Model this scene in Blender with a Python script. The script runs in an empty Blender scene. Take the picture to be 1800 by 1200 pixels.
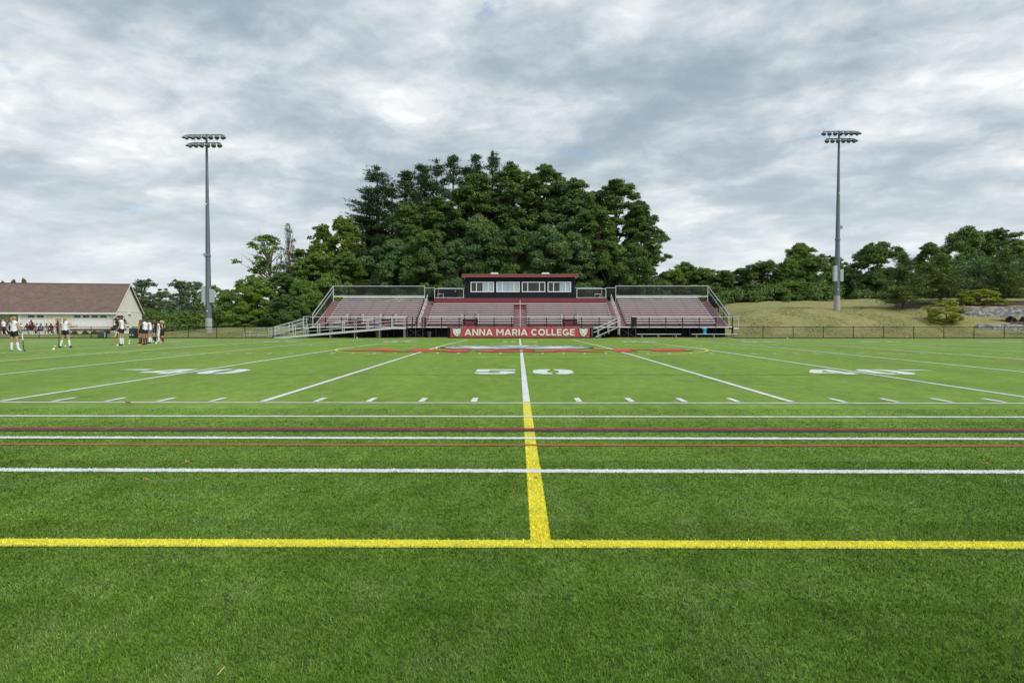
import bpy, math, random
import numpy as np
from mathutils import Vector, Matrix, Euler

random.seed(7)
C = bpy.context.scene.collection
SC = bpy.context.scene

# ------------------------------------------------------------------ camera
F_PX, CAM_H = 1230.0, 1.37
PITCH, YAW = 33.0 / 1230.0, 11.1 / 1230.0
cam_data = bpy.data.cameras.new('camera')
cam_data.lens = F_PX / 1800.0 * 36.0
cam_data.sensor_width = 36.0
cam_data.clip_start = 0.05
cam_data.clip_end = 4000.0
cam = bpy.data.objects.new('camera', cam_data)
C.objects.link(cam)
cam.location = (0, 0, CAM_H)
cam.rotation_euler = (math.pi / 2 - PITCH, 0, YAW)
SC.camera = cam
CAM_R = Euler((math.pi / 2 - PITCH, 0, YAW)).to_matrix()

# ------------------------------------------------------------------ light
SUN_EL, SUN_AZ = math.radians(43), math.radians(126)      # azimuth from +Y towards +X: behind the camera, to the right
world = bpy.data.worlds.new('World')
SC.world = world
world.use_nodes = True
sun_d = bpy.data.lights.new('sun', 'SUN')
sun_d.energy = 1.5
sun_d.angle = math.radians(24)
sun_d.color = (1.0, 0.965, 0.91)
sun = bpy.data.objects.new('sun', sun_d)
C.objects.link(sun)
sdir = Vector((math.sin(SUN_AZ) * math.cos(SUN_EL), math.cos(SUN_AZ) * math.cos(SUN_EL), math.sin(SUN_EL)))
sun.rotation_euler = sdir.to_track_quat('Z', 'Y').to_euler()
SC.view_settings.view_transform = 'Standard'
SC.view_settings.look = 'None'
SC.view_settings.gamma = 1.0
SC.view_settings.use_curve_mapping = False
SC.view_settings.exposure = 0.84
SKY_LOC = (8.3, 1.2, 0.0)
SKY_GAIN = 10.0 * 0.565      # cloud radiance over the Background strength of 0.1


def N(nt, typ, **kw):
    n = nt.nodes.new(typ)
    for k, v in kw.items():
        if k in n.inputs.keys() if isinstance(k, str) else False:
            n.inputs[k].default_value = v
        else:
            setattr(n, k, v)
    return n


def math_node(nt, op, a, b=None, clamp=False):
    n = nt.nodes.new('ShaderNodeMath')
    n.operation = op
    n.use_clamp = clamp
    for i, v in enumerate((a, b)):
        if v is None:
            continue
        if isinstance(v, (int, float)):
            n.inputs[i].default_value = v
        else:
            nt.links.new(v, n.inputs[i])
    return n.outputs[0]


def noise(nt, vec, scale, detail=4.0, rough=0.55, dist=0.0):
    n = nt.nodes.new('ShaderNodeTexNoise')
    n.inputs['Scale'].default_value = scale
    n.inputs['Detail'].default_value = detail
    n.inputs['Roughness'].default_value = rough
    n.inputs['Distortion'].default_value = dist
    if vec is not None:
        nt.links.new(vec, n.inputs['Vector'])
    return n.outputs['Fac']


def ramp(nt, fac, stops, interp='LINEAR'):
    n = nt.nodes.new('ShaderNodeValToRGB')
    n.color_ramp.interpolation = interp
    el = n.color_ramp.elements
    while len(el) < len(stops):
        el.new(0.5)
    for e, (p, c) in zip(el, stops):
        e.position = p
        e.color = (c[0], c[1], c[2], 1.0) if len(c) == 3 else c
    nt.links.new(fac, n.inputs[0])
    return n.outputs[0]


def mixc(nt, fac, a, b, blend='MIX'):
    n = nt.nodes.new('ShaderNodeMix')
    n.data_type = 'RGBA'
    n.blend_type = blend
    for idx, v in ((0, fac), (6, a), (7, b)):
        if isinstance(v, (int, float)):
            n.inputs[idx].default_value = v
        elif isinstance(v, tuple):
            n.inputs[idx].default_value = (v[0], v[1], v[2], 1.0)
        else:
            nt.links.new(v, n.inputs[idx])
    return n.outputs[2]


def mapping(nt, vec, scale=(1, 1, 1), loc=(0, 0, 0), rot=(0, 0, 0)):
    n = nt.nodes.new('ShaderNodeMapping')
    n.inputs['Scale'].default_value = scale
    n.inputs['Location'].default_value = loc
    n.inputs['Rotation'].default_value = rot
    nt.links.new(vec, n.inputs['Vector'])
    return n.outputs[0]


def build_sky():
    nt = world.node_tree
    nt.nodes.clear()
    out = nt.nodes.new('ShaderNodeOutputWorld')
    bg = nt.nodes.new('ShaderNodeBackground')
    bg.inputs['Strength'].default_value = 0.1
    nt.links.new(bg.outputs[0], out.inputs[0])
    sky = nt.nodes.new('ShaderNodeTexSky')
    sky.sky_type = 'NISHITA'
    sky.sun_disc = False
    sky.sun_elevation = SUN_EL
    sky.sun_rotation = SUN_AZ
    sky.dust_density = 2.0
    tc = nt.nodes.new('ShaderNodeTexCoord')
    sep = nt.nodes.new('ShaderNodeSeparateXYZ')
    nt.links.new(tc.outputs['Generated'], sep.inputs[0])
    zc = math_node(nt, 'ADD', math_node(nt, 'MAXIMUM', sep.outputs[2], 0.0), 0.19)
    # the cloud deck is a flat layer: project the view direction on to it
    comb = nt.nodes.new('ShaderNodeCombineXYZ')
    nt.links.new(math_node(nt, 'DIVIDE', sep.outputs[0], zc), comb.inputs[0])
    nt.links.new(math_node(nt, 'DIVIDE', sep.outputs[1], zc), comb.inputs[1])
    p = mapping(nt, comb.outputs[0], rot=(0, 0, 0.42), loc=SKY_LOC)
    warp = nt.nodes.new('ShaderNodeTexNoise')
    warp.inputs['Scale'].default_value = 3.0
    warp.inputs['Detail'].default_value = 4.0
    nt.links.new(p, warp.inputs['Vector'])
    add = nt.nodes.new('ShaderNodeVectorMath')
    add.operation = 'MULTIPLY_ADD'
    nt.links.new(warp.outputs['Color'], add.inputs[0])
    add.inputs[1].default_value = (0.16, 0.16, 0.0)
    nt.links.new(p, add.inputs[2])
    pw = add.outputs[0]
    big = noise(nt, pw, 1.3, 2.0, 0.5)
    mid = noise(nt, mapping(nt, pw, scale=(0.95, 1.0, 1)), 3.4, 8.0, 0.57)
    fine = noise(nt, pw, 10.0, 6.0, 0.62)
    v = math_node(nt, 'ADD', math_node(nt, 'MULTIPLY', big, 0.42),
                  math_node(nt, 'ADD', math_node(nt, 'MULTIPLY', mid, 0.46), math_node(nt, 'MULTIPLY', fine, 0.12)))
    cloud = ramp(nt, v, [(0.375, (0.31, 0.395, 0.47)), (0.455, (0.415, 0.505, 0.575)), (0.51, (0.555, 0.63, 0.69)),
                         (0.56, (0.73, 0.78, 0.82)), (0.615, (0.90, 0.925, 0.945)), (0.685, (1.3, 1.3, 1.3))], 'B_SPLINE')
    # the deck brightens and loses contrast towards the horizon
    hz = ramp(nt, sep.outputs[2], [(0.0, (1, 1, 1)), (0.09, (0.66, 0.66, 0.66)), (0.20, (0.16, 0.16, 0.16)), (0.36, (0, 0, 0))])
    hv = math_node(nt, 'MULTIPLY', hz, 0.72)
    cloud = mixc(nt, hv, cloud, (0.86, 0.91, 0.935))
    # thin gaps of blue
    gap = noise(nt, mapping(nt, pw, loc=(7.3, 2.2, 0)), 2.2, 8.0, 0.65)
    gm = ramp(nt, gap, [(0.62, (0, 0, 0)), (0.70, (1, 1, 1))])
    sc_ = nt.nodes.new('ShaderNodeVectorMath')
    sc_.operation = 'SCALE'
    nt.links.new(cloud, sc_.inputs[0])
    sc_.inputs['Scale'].default_value = SKY_GAIN
    gm2 = math_node(nt, 'MULTIPLY', gm, 0.6)
    col = mixc(nt, gm2, sc_.outputs[0], sky.outputs[0])
    nt.links.new(col, bg.inputs['Color'])


build_sky()


# ------------------------------------------------------------------ helpers
def ray(px, py):
    return CAM_R @ Vector(((px - 900.0) / F_PX, -(py - 600.0) / F_PX, -1.0))


def at(px, py, Y):
    """World point seen at a photograph pixel and at the depth Y."""
    d = ray(px, py)
    return Vector((0, 0, CAM_H)) + d * (Y / d.y)


TZ_Y = np.array([-40, 6, 12, 18, 24, 30, 36, 42, 48, 53.5, 61, 69, 75])
TZ_Z = np.array([-.02, 0, 0, .008, .022, .03, .03, .012, -.035, -.085, -.132, -.18, -.21])
_ty = np.linspace(-40, 75, 461)
_tz = np.interp(_ty, TZ_Y, TZ_Z)
_k = np.hanning(33)
_k /= _k.sum()
_tz = np.convolve(np.pad(_tz, 16, mode='edge'), _k, mode='valid')


def tz(y):
    return np.interp(y, _ty, _tz)


def ground_at(px, py):
    """Point of the turf under a photograph pixel."""
    d = ray(px, py)
    z = 0.0
    for _ in range(30):
        t = (z - CAM_H) / d.z
        y = t * d.y
        z = float(tz(min(y, 75)))
    return Vector((t * d.x, y, z))


def smooth(x, a, b):
    t = np.clip((np.asarray(x, float) - a) / (b - a), 0, 1)
    return t * t * (3 - 2 * t)


def terrain_h(x, y):
    x = np.asarray(x, float)
    y = np.asarray(y, float)
    L = np.interp(y, [69.9, 70.3, 72, 78, 86, 100, 160, 300, 800], [-.35, -.2, -.05, .5, .85, 1.1, .6, -6, -8])
    S = np.interp(y, [69.9, 70.3, 72, 105, 160, 300, 800], [-.35, -.2, 0, 0, -1, -6, -8])
    R = np.interp(y, [69.9, 70.3, 71.5, 77, 83, 85, 105, 170, 400, 800], [-.35, -.2, -.05, 1.25, 2.75, 3.05, 4.75, 5.6, 5, 5])
    T = np.interp(y, [69.9, 70.3, 75.9, 76.2, 79.9, 80.2, 100, 170, 400, 800], [-.35, -.2, .35, 1.2, 1.7, 3.2, 4.8, 5.6, 5, 5])
    R = R + np.clip((x - 44) / 22, -1, .6) * .6 * smooth(y, 84, 104)
    h = L + (S - L) * smooth(-x, 35, 45)
    h = h + (R - h) * smooth(x, 16, 34)
    h = h + (T - h) * smooth(x, 46.5, 51.5)
    return h


def set_props(o, label=None, cat=None, group=None, kind=None):
    if label:
        o['label'] = label
    if cat:
        o['category'] = cat
    if group:
        o['group'] = group
    if kind:
        o['kind'] = kind
    return o


def empty(name, loc=(0, 0, 0), rz=0.0, label=None, cat=None, group=None):
    o = bpy.data.objects.new(name, None)
    C.objects.link(o)
    o.empty_display_size = 0.2
    o.location = loc
    o.rotation_euler = (0, 0, rz)
    return set_props(o, label, cat, group)


def copy_tree(o, parent=None):
    c = o.copy()
    C.objects.link(c)
    if parent is not None:
        c.parent = parent
    for ch in list(o.children):
        copy_tree(ch, c)
    return c


class MB:
    """Collects simple shapes and links them as one mesh object."""

    def __init__(self):
        self.v, self.f, self.m = [], [], []

    def add(self, verts, faces, mi=0):
        b = len(self.v)
        self.v.extend([tuple(p) for p in verts])
        self.f.extend([tuple(i + b for i in f) for f in faces])
        self.m.extend([mi] * len(faces))
        return self

    def box(self, x0, x1, y0, y1, z0, z1, mi=0):
        v = [(x0, y0, z0), (x1, y0, z0), (x1, y1, z0), (x0, y1, z0), (x0, y0, z1), (x1, y0, z1), (x1, y1, z1), (x0, y1, z1)]
        return self.add(v, [(0, 3, 2, 1), (4, 5, 6, 7), (0, 1, 5, 4), (1, 2, 6, 5), (2, 3, 7, 6), (3, 0, 4, 7)], mi)

    def tube(self, p, q, r, r2=None, n=6, mi=0):
        p, q = Vector(p), Vector(q)
        r2 = r if r2 is None else r2
        d = (q - p)
        if d.length < 1e-6:
            return self
        d.normalize()
        a = d.orthogonal().normalized()
        b = d.cross(a)
        v = []
        for c, rr in ((p, r), (q, r2)):
            for k in range(n):
                t = 2 * math.pi * k / n
                v.append(c + a * (rr * math.cos(t)) + b * (rr * math.sin(t)))
        f = [(k, (k + 1) % n, n + (k + 1) % n, n + k) for k in range(n)]
        f += [tuple(range(n - 1, -1, -1)), tuple(range(n, 2 * n))]
        return self.add(v, f, mi)

    def path(self, pts, rs, n=7, mi=0):
        """One continuous tapered tube through pts."""
        pts = [Vector(p) for p in pts]
        if isinstance(rs, (int, float)):
            rs = [rs] * len(pts)
        v, f = [], []
        a = None
        for i, p in enumerate(pts):
            d = (pts[min(i + 1, len(pts) - 1)] - pts[max(i - 1, 0)]).normalized()
            if a is None:
                a = d.orthogonal().normalized()
            else:
                a = (a - d * a.dot(d)).normalized()
            b = d.cross(a)
            for k in range(n):
                t = 2 * math.pi * k / n
                v.append(p + a * (rs[i] * math.cos(t)) + b * (rs[i] * math.sin(t)))
        for i in range(len(pts) - 1):
            for k in range(n):
                f.append((i * n + k, i * n + (k + 1) % n, (i + 1) * n + (k + 1) % n, (i + 1) * n + k))
        f += [tuple(range(n - 1, -1, -1)), tuple(range((len(pts) - 1) * n, len(pts) * n))]
        return self.add(v, f, mi)

    def sphere(self, c, r, seg=10, rings=6, sc=(1, 1, 1), mi=0):
        v, f = [], []
        c = Vector(c)
        for i in range(rings + 1):
            th = math.pi * i / rings
            for k in range(seg):
                ph = 2 * math.pi * k / seg
                v.append(c + Vector((r * sc[0] * math.sin(th) * math.cos(ph), r * sc[1] * math.sin(th) * math.sin(ph), r * sc[2] * math.cos(th))))
        for i in range(rings):
            for k in range(seg):
                a, b = i * seg + k, i * seg + (k + 1) % seg
                f.append((a, a + seg, b + seg, b))
        return self.add(v, f, mi)

    def lathe(self, c, prof, n=14, mi=0, axis=None):
        """prof: (radius, height) pairs about the z axis through c; axis turns z to another direction."""
        q = Vector((0, 0, 1)).rotation_difference(Vector(axis)) if axis is not None else None
        v, f = [], []
        c = Vector(c)
        for r, h in prof:
            for k in range(n):
                t = 2 * math.pi * k / n
                w = Vector((r * math.cos(t), r * math.sin(t), h))
                v.append(c + (q @ w if q else w))
        for i in range(len(prof) - 1):
            for k in range(n):
                f.append((i * n + k, i * n + (k + 1) % n, (i + 1) * n + (k + 1) % n, (i + 1) * n + k))
        f += [tuple(range(n - 1, -1, -1)), tuple(range((len(prof) - 1) * n, len(prof) * n))]
        return self.add(v, f, mi)

    def poly(self, pts, mi=0):
        return self.add(pts, [tuple(range(len(pts)))], mi)

    def weave(self, P, L, H, sp, w, mi=0):
        """Chain link: thin crossing ribbons on the surface P(u, v), u in 0..L, v in 0..H."""
        k = -H
        while k < L:
            for s in (0, 1):
                u0, v0, u1, v1 = k, 0.0, k + H, H
                if u0 < 0:
                    v0, u0 = -u0, 0.0
                if u1 > L:
                    v1, u1 = H - (u1 - L), L
                if u1 - u0 > 0.01:
                    if s:
                        v0, v1 = H - v0, H - v1
                    h = w * 0.7
                    self.add([P(u0 - h, v0), P(u0 + h, v0), P(u1 + h, v1), P(u1 - h, v1)], [(0, 1, 2, 3)], mi)
            k += sp
        return self

    def build(self, name, mat, parent=None, smooth_=False):
        me = bpy.data.meshes.new(name)
        me.from_pydata(self.v, [], self.f)
        for m in (mat if isinstance(mat, (list, tuple)) else [mat]):
            me.materials.append(m)
        if isinstance(mat, (list, tuple)) and len(mat) > 1:
            me.polygons.foreach_set('material_index', self.m)
        if smooth_:
            me.polygons.foreach_set('use_smooth', [True] * len(self.f))
        o = bpy.data.objects.new(name, me)
        C.objects.link(o)
        if parent is not None:
            o.parent = parent
        return o


def np_mesh(name, verts, nper, mats, mi=None, parent=None, smooth_=False):
    """verts (M*nper, 3): M separate faces of nper corners each."""
    verts = np.ascontiguousarray(verts, dtype=np.float32).reshape(-1, 3)
    nv = len(verts)
    nf = nv // nper
    me = bpy.data.meshes.new(name)
    me.vertices.add(nv)
    me.vertices.foreach_set('co', verts.ravel())
    me.loops.add(nv)
    me.loops.foreach_set('vertex_index', np.arange(nv, dtype=np.int32))
    me.polygons.add(nf)
    me.polygons.foreach_set('loop_start', np.arange(0, nv, nper, dtype=np.int32))
    for m in mats:
        me.materials.append(m)
    if mi is not None:
        me.polygons.foreach_set('material_index', np.asarray(mi, dtype=np.int32))
    me.update(calc_edges=True)
    o = bpy.data.objects.new(name, me)
    C.objects.link(o)
    if parent is not None:
        o.parent = parent
    return o


def grid_mesh(name, xs, ys, zf, mat):
    X, Y = np.meshgrid(xs, ys)
    Z = zf(X, Y)
    nx, ny = len(xs), len(ys)
    v = np.stack([X, Y, Z], -1).reshape(-1, 3)
    idx = np.arange(nx * ny).reshape(ny, nx)
    q = np.stack([idx[:-1, :-1], idx[:-1, 1:], idx[1:, 1:], idx[1:, :-1]], -1).reshape(-1, 4)
    me = bpy.data.meshes.new(name)
    me.vertices.add(len(v))
    me.vertices.foreach_set('co', v.astype(np.float32).ravel())
    me.loops.add(q.size)
    me.loops.foreach_set('vertex_index', q.astype(np.int32).ravel())
    me.polygons.add(len(q))
    me.polygons.foreach_set('loop_start', np.arange(0, q.size, 4, dtype=np.int32))
    me.polygons.foreach_set('use_smooth', np.ones(len(q), dtype=bool))
    me.materials.append(mat)
    me.update(calc_edges=True)
    o = bpy.data.objects.new(name, me)
    C.objects.link(o)
    return o


_text_cache = {}


def text_geo(body, bold=0.0, space=1.0):
    """Vertices (unit box) and faces of a word in the built-in font, plus its width over height."""
    key = (body, bold, space)
    if key not in _text_cache:
        cu = bpy.data.curves.new('lettering', 'FONT')
        cu.body = body
        cu.offset = bold
        cu.space_character = space
        cu.resolution_u = 3
        cu.fill_mode = 'FRONT'
        ob = bpy.data.objects.new('lettering', cu)
        C.objects.link(ob)
        bpy.context.view_layer.update()
        me = bpy.data.meshes.new_from_object(ob.evaluated_get(bpy.context.evaluated_depsgraph_get()))
        v = np.array([tuple(x.co) for x in me.vertices])[:, :2]
        f = [tuple(p.vertices) for p in me.polygons]
        bpy.data.objects.remove(ob)
        bpy.data.curves.remove(cu)
        bpy.data.meshes.remove(me)
        lo, hi = v.min(0), v.max(0)
        _text_cache[key] = ((v - lo) / (hi - lo), f, (hi[0] - lo[0]) / (hi[1] - lo[1]))
    return _text_cache[key]


# ------------------------------------------------------------------ materials
def new_mat(name):
    m = bpy.data.materials.new(name)
    m.use_nodes = True
    nt = m.node_tree
    b = nt.nodes['Principled BSDF']
    return m, nt, b


def plain(name, col, rough=0.6, metal=0.0, var=0.12, scale=3.0, bump=0.0, bscale=60.0, spec=0.5):
    m, nt, b = new_mat(name)
    tc = nt.nodes.new('ShaderNodeTexCoord')
    f = noise(nt, tc.outputs['Object'], scale, 5.0, 0.6)
    d = tuple(c * (1 - var) for c in col)
    l = tuple(min(1.0, c * (1 + var)) for c in col)
    nt.links.new(ramp(nt, f, [(0.3, d), (0.7, l)]), b.inputs['Base Color'])
    b.inputs['Roughness'].default_value = rough
    b.inputs['Metallic'].default_value = metal
    b.inputs['Specular IOR Level'].default_value = spec
    if bump:
        bn = nt.nodes.new('ShaderNodeBump')
        bn.inputs['Strength'].default_value = bump
        bn.inputs['Distance'].default_value = 0.02
        nt.links.new(noise(nt, tc.outputs['Object'], bscale, 3.0), bn.inputs['Height'])
        nt.links.new(bn.outputs[0], b.inputs['Normal'])
    return m


def leafy(name, dark, light, trans=0.25, rough=0.55, hue=None):
    m, nt, b = new_mat(name)
    geo = nt.nodes.new('ShaderNodeNewGeometry')
    f = geo.outputs['Random Per Island']
    n1 = noise(nt, geo.outputs['Position'], 0.22, 3.0, 0.6)
    mid = tuple((a + c) / 2 for a, c in zip(dark, light))
    c1 = ramp(nt, f, [(0.0, dark), (0.6, mid), (1.0, light)])
    tint = ramp(nt, n1, [(0.35, (0.78, 0.86, 0.9)), (0.62, hue or (1.18, 1.12, 0.95))])
    col = mixc(nt, 1.0, c1, tint, 'MULTIPLY')
    nt.links.new(col, b.inputs['Base Color'])
    b.inputs['Roughness'].default_value = rough
    b.inputs['Specular IOR Level'].default_value = 0.35
    tr = nt.nodes.new('ShaderNodeBsdfTranslucent')
    nt.links.new(mixc(nt, 1.0, col, (1.25, 1.35, 0.7), 'MULTIPLY'), tr.inputs['Color'])
    mx = nt.nodes.new('ShaderNodeMixShader')
    mx.inputs[0].default_value = trans
    nt.links.new(b.outputs[0], mx.inputs[1])
    nt.links.new(tr.outputs[0], mx.inputs[2])
    nt.links.new(mx.outputs[0], nt.nodes['Material Output'].inputs['Surface'])
    return m


LINE_STOPS = []          # (y0, y1, colour): filled in before the fibre material is made


def line_colours(nt, P, c):
    """Dye the fibres where a marking crosses them: bands along the field and the halfway line."""
    jit = nt.nodes.new('ShaderNodeTexNoise')
    jit.inputs['Scale'].default_value = 160.0
    nt.links.new(P, jit.inputs['Vector'])
    off = nt.nodes.new('ShaderNodeVectorMath')
    off.operation = 'MULTIPLY_ADD'
    nt.links.new(jit.outputs['Color'], off.inputs[0])
    off.inputs[1].default_value = (0.03, 0.03, 0.0)
    off.inputs[2].default_value = (-0.015, -0.015, 0.0)
    sm = nt.nodes.new('ShaderNodeVectorMath')
    nt.links.new(off.outputs[0], sm.inputs[0])
    nt.links.new(P, sm.inputs[1])
    sep = nt.nodes.new('ShaderNodeSeparateXYZ')
    nt.links.new(sm.outputs[0], sep.inputs[0])
    lo, hi = 4.0, 12.4
    t = math_node(nt, 'DIVIDE', math_node(nt, 'SUBTRACT', sep.outputs[1], lo), hi - lo)
    stops = [(0.0, (0, 0, 0, 0))]
    for y0, y1, col in sorted(LINE_STOPS):
        if abs(stops[-1][0] - (y0 - lo) / (hi - lo)) < 1e-4:
            stops.pop()
        stops.append(((y0 - lo) / (hi - lo), (*col, 1)))
        stops.append(((y1 - lo) / (hi - lo), (0, 0, 0, 0)))
    half = math_node(nt, 'LESS_THAN', math_node(nt, 'ABSOLUTE', math_node(nt, 'SUBTRACT', sep.outputs[0], 0.141)), 0.064)
    half = math_node(nt, 'MULTIPLY', half, math_node(nt, 'GREATER_THAN', sep.outputs[1], 4.21))
    c = mixc(nt, half, c, YEL_T)
    n = nt.nodes.new('ShaderNodeValToRGB')
    n.color_ramp.interpolation = 'CONSTANT'
    el = n.color_ramp.elements
    while len(el) < len(stops):
        el.new(0.5)
    for e, (p, q) in zip(el, stops):
        e.position = p
        e.color = q
    nt.links.new(t, n.inputs[0])
    return mixc(nt, n.outputs['Alpha'], c, n.outputs['Color'])


def turf_mat(name, tint=None, island=False):
    """Synthetic grass; with tint the dyed fibres of a marking."""
    m, nt, b = new_mat(name)
    geo = nt.nodes.new('ShaderNodeNewGeometry')
    P = geo.outputs['Position']
    fine = noise(nt, P, 55.0, 3.0, 0.7)
    tuft = noise(nt, mapping(nt, P, scale=(1.0, 0.55, 1.0)), 13.0, 4.0, 0.7)
    mid = noise(nt, mapping(nt, P, scale=(1.0, 0.45, 1.0)), 3.2, 5.0, 0.68)
    big = noise(nt, mapping(nt, P, scale=(0.5, 0.16, 1.0)), 0.9, 4.0, 0.6)
    if tint is None:
        c = ramp(nt, mid, [(0.28, (0.100, 0.190, 0.019)), (0.5, (0.150, 0.262, 0.028)), (0.72, (0.212, 0.330, 0.058))])
        c = mixc(nt, 1.0, c, ramp(nt, big, [(0.34, (0.80, 0.85, 0.78)), (0.66, (1.18, 1.13, 1.22))]), 'MULTIPLY')
        c = mixc(nt, 1.0, c, ramp(nt, fine, [(0.25, (0.62, 0.66, 0.6)), (0.7, (1.2, 1.2, 1.2))]), 'MULTIPLY')
        worn_glints = noise(nt, mapping(nt, P, scale=(1.0, 0.7, 1.0), loc=(4.0, 9.0, 0.0)), 2.4, 8.0, 0.66)  # pale patches: worn fibres plus bluish-white glints put into the colour
        c = mixc(nt, ramp(nt, worn_glints, [(0.50, (0, 0, 0)), (0.72, (0.5, 0.5, 0.5))]), c, (0.225, 0.300, 0.10))
        c = mixc(nt, 1.0, c, ramp(nt, tuft, [(0.3, (0.74, 0.79, 0.72)), (0.7, (1.18, 1.15, 1.22))]), 'MULTIPLY')
    else:
        d = tuple(x * 0.62 for x in tint)
        c = ramp(nt, fine, [(0.3, d), (0.62, tint)])
        c = mixc(nt, 1.0, c, ramp(nt, mid, [(0.3, (0.85, 0.86, 0.85)), (0.6, (1.04, 1.04, 1.04))]), 'MULTIPLY')
        wear = noise(nt, P, 5.0, 7.0, 0.68)
        c = mixc(nt, ramp(nt, wear, [(0.52, (0, 0, 0)), (0.74, (0.55, 0.55, 0.55))]), c, (0.13, 0.22, 0.04))
    if island:
        c = mixc(nt, 1.0, c, (0.78, 0.84, 0.96), 'MULTIPLY')
        c = line_colours(nt, P, c)
        k = (1.0, 1.0, 1.0)
        st = [(0.0, (0.5, 0.52, 0.5)), (0.6, (1.0, 1.0, 1.0)), (0.9, (1.3, 1.25, 1.3)), (1.0, (2.0, 1.7, 2.2))]  # random blade tone; the brightest stops put bluish glints into the colour
        c = mixc(nt, 1.0, c, ramp(nt, geo.outputs['Random Per Island'], [(q, tuple(x * y for x, y in zip(s, k))) for q, s in st]), 'MULTIPLY')
    nt.links.new(c, b.inputs['Base Color'])
    b.inputs['Roughness'].default_value = 0.62
    b.inputs['Specular IOR Level'].default_value = 0.08
    if True:
        b.inputs['Sheen Weight'].default_value = 0.22 if island else 0.26
        b.inputs['Sheen Roughness'].default_value = 0.38
        b.inputs['Sheen Tint'].default_value = (0.50, 0.66, 0.14, 1) if tint is None else (0.5, 0.5, 0.5, 1)
    if not island:
        bn = nt.nodes.new('ShaderNodeBump')
        bn.inputs['Strength'].default_value = 0.6
        bn.inputs['Distance'].default_value = 0.02
        nt.links.new(fine, bn.inputs['Height'])
        nt.links.new(bn.outputs[0], b.inputs['Normal'])
    return m


M = {}
M['turf'] = turf_mat('turf')
WHITE_T, YEL_T, RED_T, BLK_T, ORG_T = (0.82, 0.85, 0.85), (0.84, 0.765, 0.05), (0.27, 0.026, 0.022), (0.022, 0.026, 0.034), (0.42, 0.13, 0.03)
M['t_white'] = turf_mat('white_fibre', WHITE_T)
M['t_yellow'] = turf_mat('yellow_fibre', YEL_T)
M['t_red'] = turf_mat('maroon_fibre', RED_T)
M['t_black'] = turf_mat('black_fibre', BLK_T)
M['t_orange'] = turf_mat('orange_fibre', ORG_T)
M['t_logo_red'] = turf_mat('logo_red_fibre', (0.78, 0.03, 0.025))
M['t_grey'] = turf_mat('grey_fibre', (0.52, 0.56, 0.58))
M['t_blue'] = turf_mat('ice_blue_fibre', (0.42, 0.56, 0.62))
M['t_seam'] = turf_mat('dark_seam', (0.02, 0.05, 0.012))
M['galv'] = plain('galvanised_steel', (0.36, 0.40, 0.43), 0.5, 0.35, 0.12, 2.0)
M['pole'] = plain('pole_steel', (0.13, 0.165, 0.195), 0.6, 0.2, 0.10, 0.7)
M['lamp'] = plain('lamp_housing', (0.17, 0.20, 0.205), 0.5, 0.3, 0.1, 4)
M['lens'] = plain('lamp_lens', (0.12, 0.14, 0.10), 0.25, 0.0, 0.2, 5)
M['box_grey'] = plain('cabinet_grey', (0.42, 0.47, 0.50), 0.5, 0.1, 0.06, 2)
M['concrete'] = plain('concrete', (0.36, 0.36, 0.34), 0.9, 0, 0.15, 6, 0.3, 40)
M['alu'] = plain('aluminium_plank', (0.72, 0.70, 0.71), 0.5, 0.0, 0.08, 1.5)
M['alu_rail'] = plain('aluminium_rail', (0.60, 0.62, 0.64), 0.45, 0.2, 0.06, 2)
M['maroon'] = plain('maroon_riser', (0.165, 0.026, 0.036), 0.6, 0, 0.14, 1.2)
M['foot'] = plain('foot_plank_edge', (0.40, 0.27, 0.29), 0.6, 0, 0.10, 2)
M['aisle'] = plain('aisle_step', (0.25, 0.135, 0.155), 0.6, 0.05, 0.10, 2)  # aluminium steps, the red they reflect put into the base colour
M['black'] = plain('black_metal', (0.010, 0.011, 0.012), 0.6, 0, 0.2, 5, spec=0.25)
M['wire'] = plain('black_wire', (0.018, 0.02, 0.022), 0.6, 0, 0.1, 5)
M['skirt'] = plain('black_skirt', (0.005, 0.0055, 0.007), 0.9, 0, 0.3, 1.0, spec=0.08)
M['navy'] = plain('navy_siding', (0.009, 0.012, 0.019), 0.7, 0, 0.2, 1.5, spec=0.2)
M['fascia'] = plain('red_fascia', (0.26, 0.048, 0.042), 0.6, 0, 0.1, 2)
M['roof_flat'] = plain('flat_roof', (0.30, 0.28, 0.27), 0.9, 0, 0.15, 3)
M['white'] = plain('white_paint', (0.80, 0.80, 0.78), 0.5, 0, 0.04, 2)
M['glass'] = plain('dark_glass', (0.035, 0.034, 0.032), 0.06, 0, 0.3, 1.2)
M['blind'] = plain('pale_blind', (0.35, 0.43, 0.485), 0.35, 0, 0.06, 3)
M['ac'] = plain('roof_unit', (0.62, 0.62, 0.60), 0.5, 0, 0.05, 4)
M['cream'] = plain('cream_siding', (0.72, 0.69, 0.585), 0.7, 0, 0.05, 0.8)
M['gable'] = plain('lightened_gable_siding', (0.82, 0.80, 0.72), 0.7, 0, 0.05, 0.8)  # the cream siding, its colour raised to make up for the gable's shade
M['door'] = plain('beige_door', (0.52, 0.45, 0.31), 0.6, 0, 0.04, 1)
M['dark_in'] = plain('dark_interior', (0.02, 0.02, 0.02), 0.9, 0, 0.2, 1)
M['counter'] = plain('brown_counter', (0.20, 0.115, 0.075), 0.7, 0, 0.2, 3)
M['bark'] = plain('bark', (0.075, 0.058, 0.045), 0.9, 0, 0.35, 4, 0.6, 25)
M['bark_pale'] = plain('pale_bark', (0.16, 0.135, 0.11), 0.9, 0, 0.35, 4, 0.6, 25)
M['banner'] = plain('banner_red', (0.46, 0.062, 0.074), 0.65, 0, 0.12, 1.6)
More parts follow.
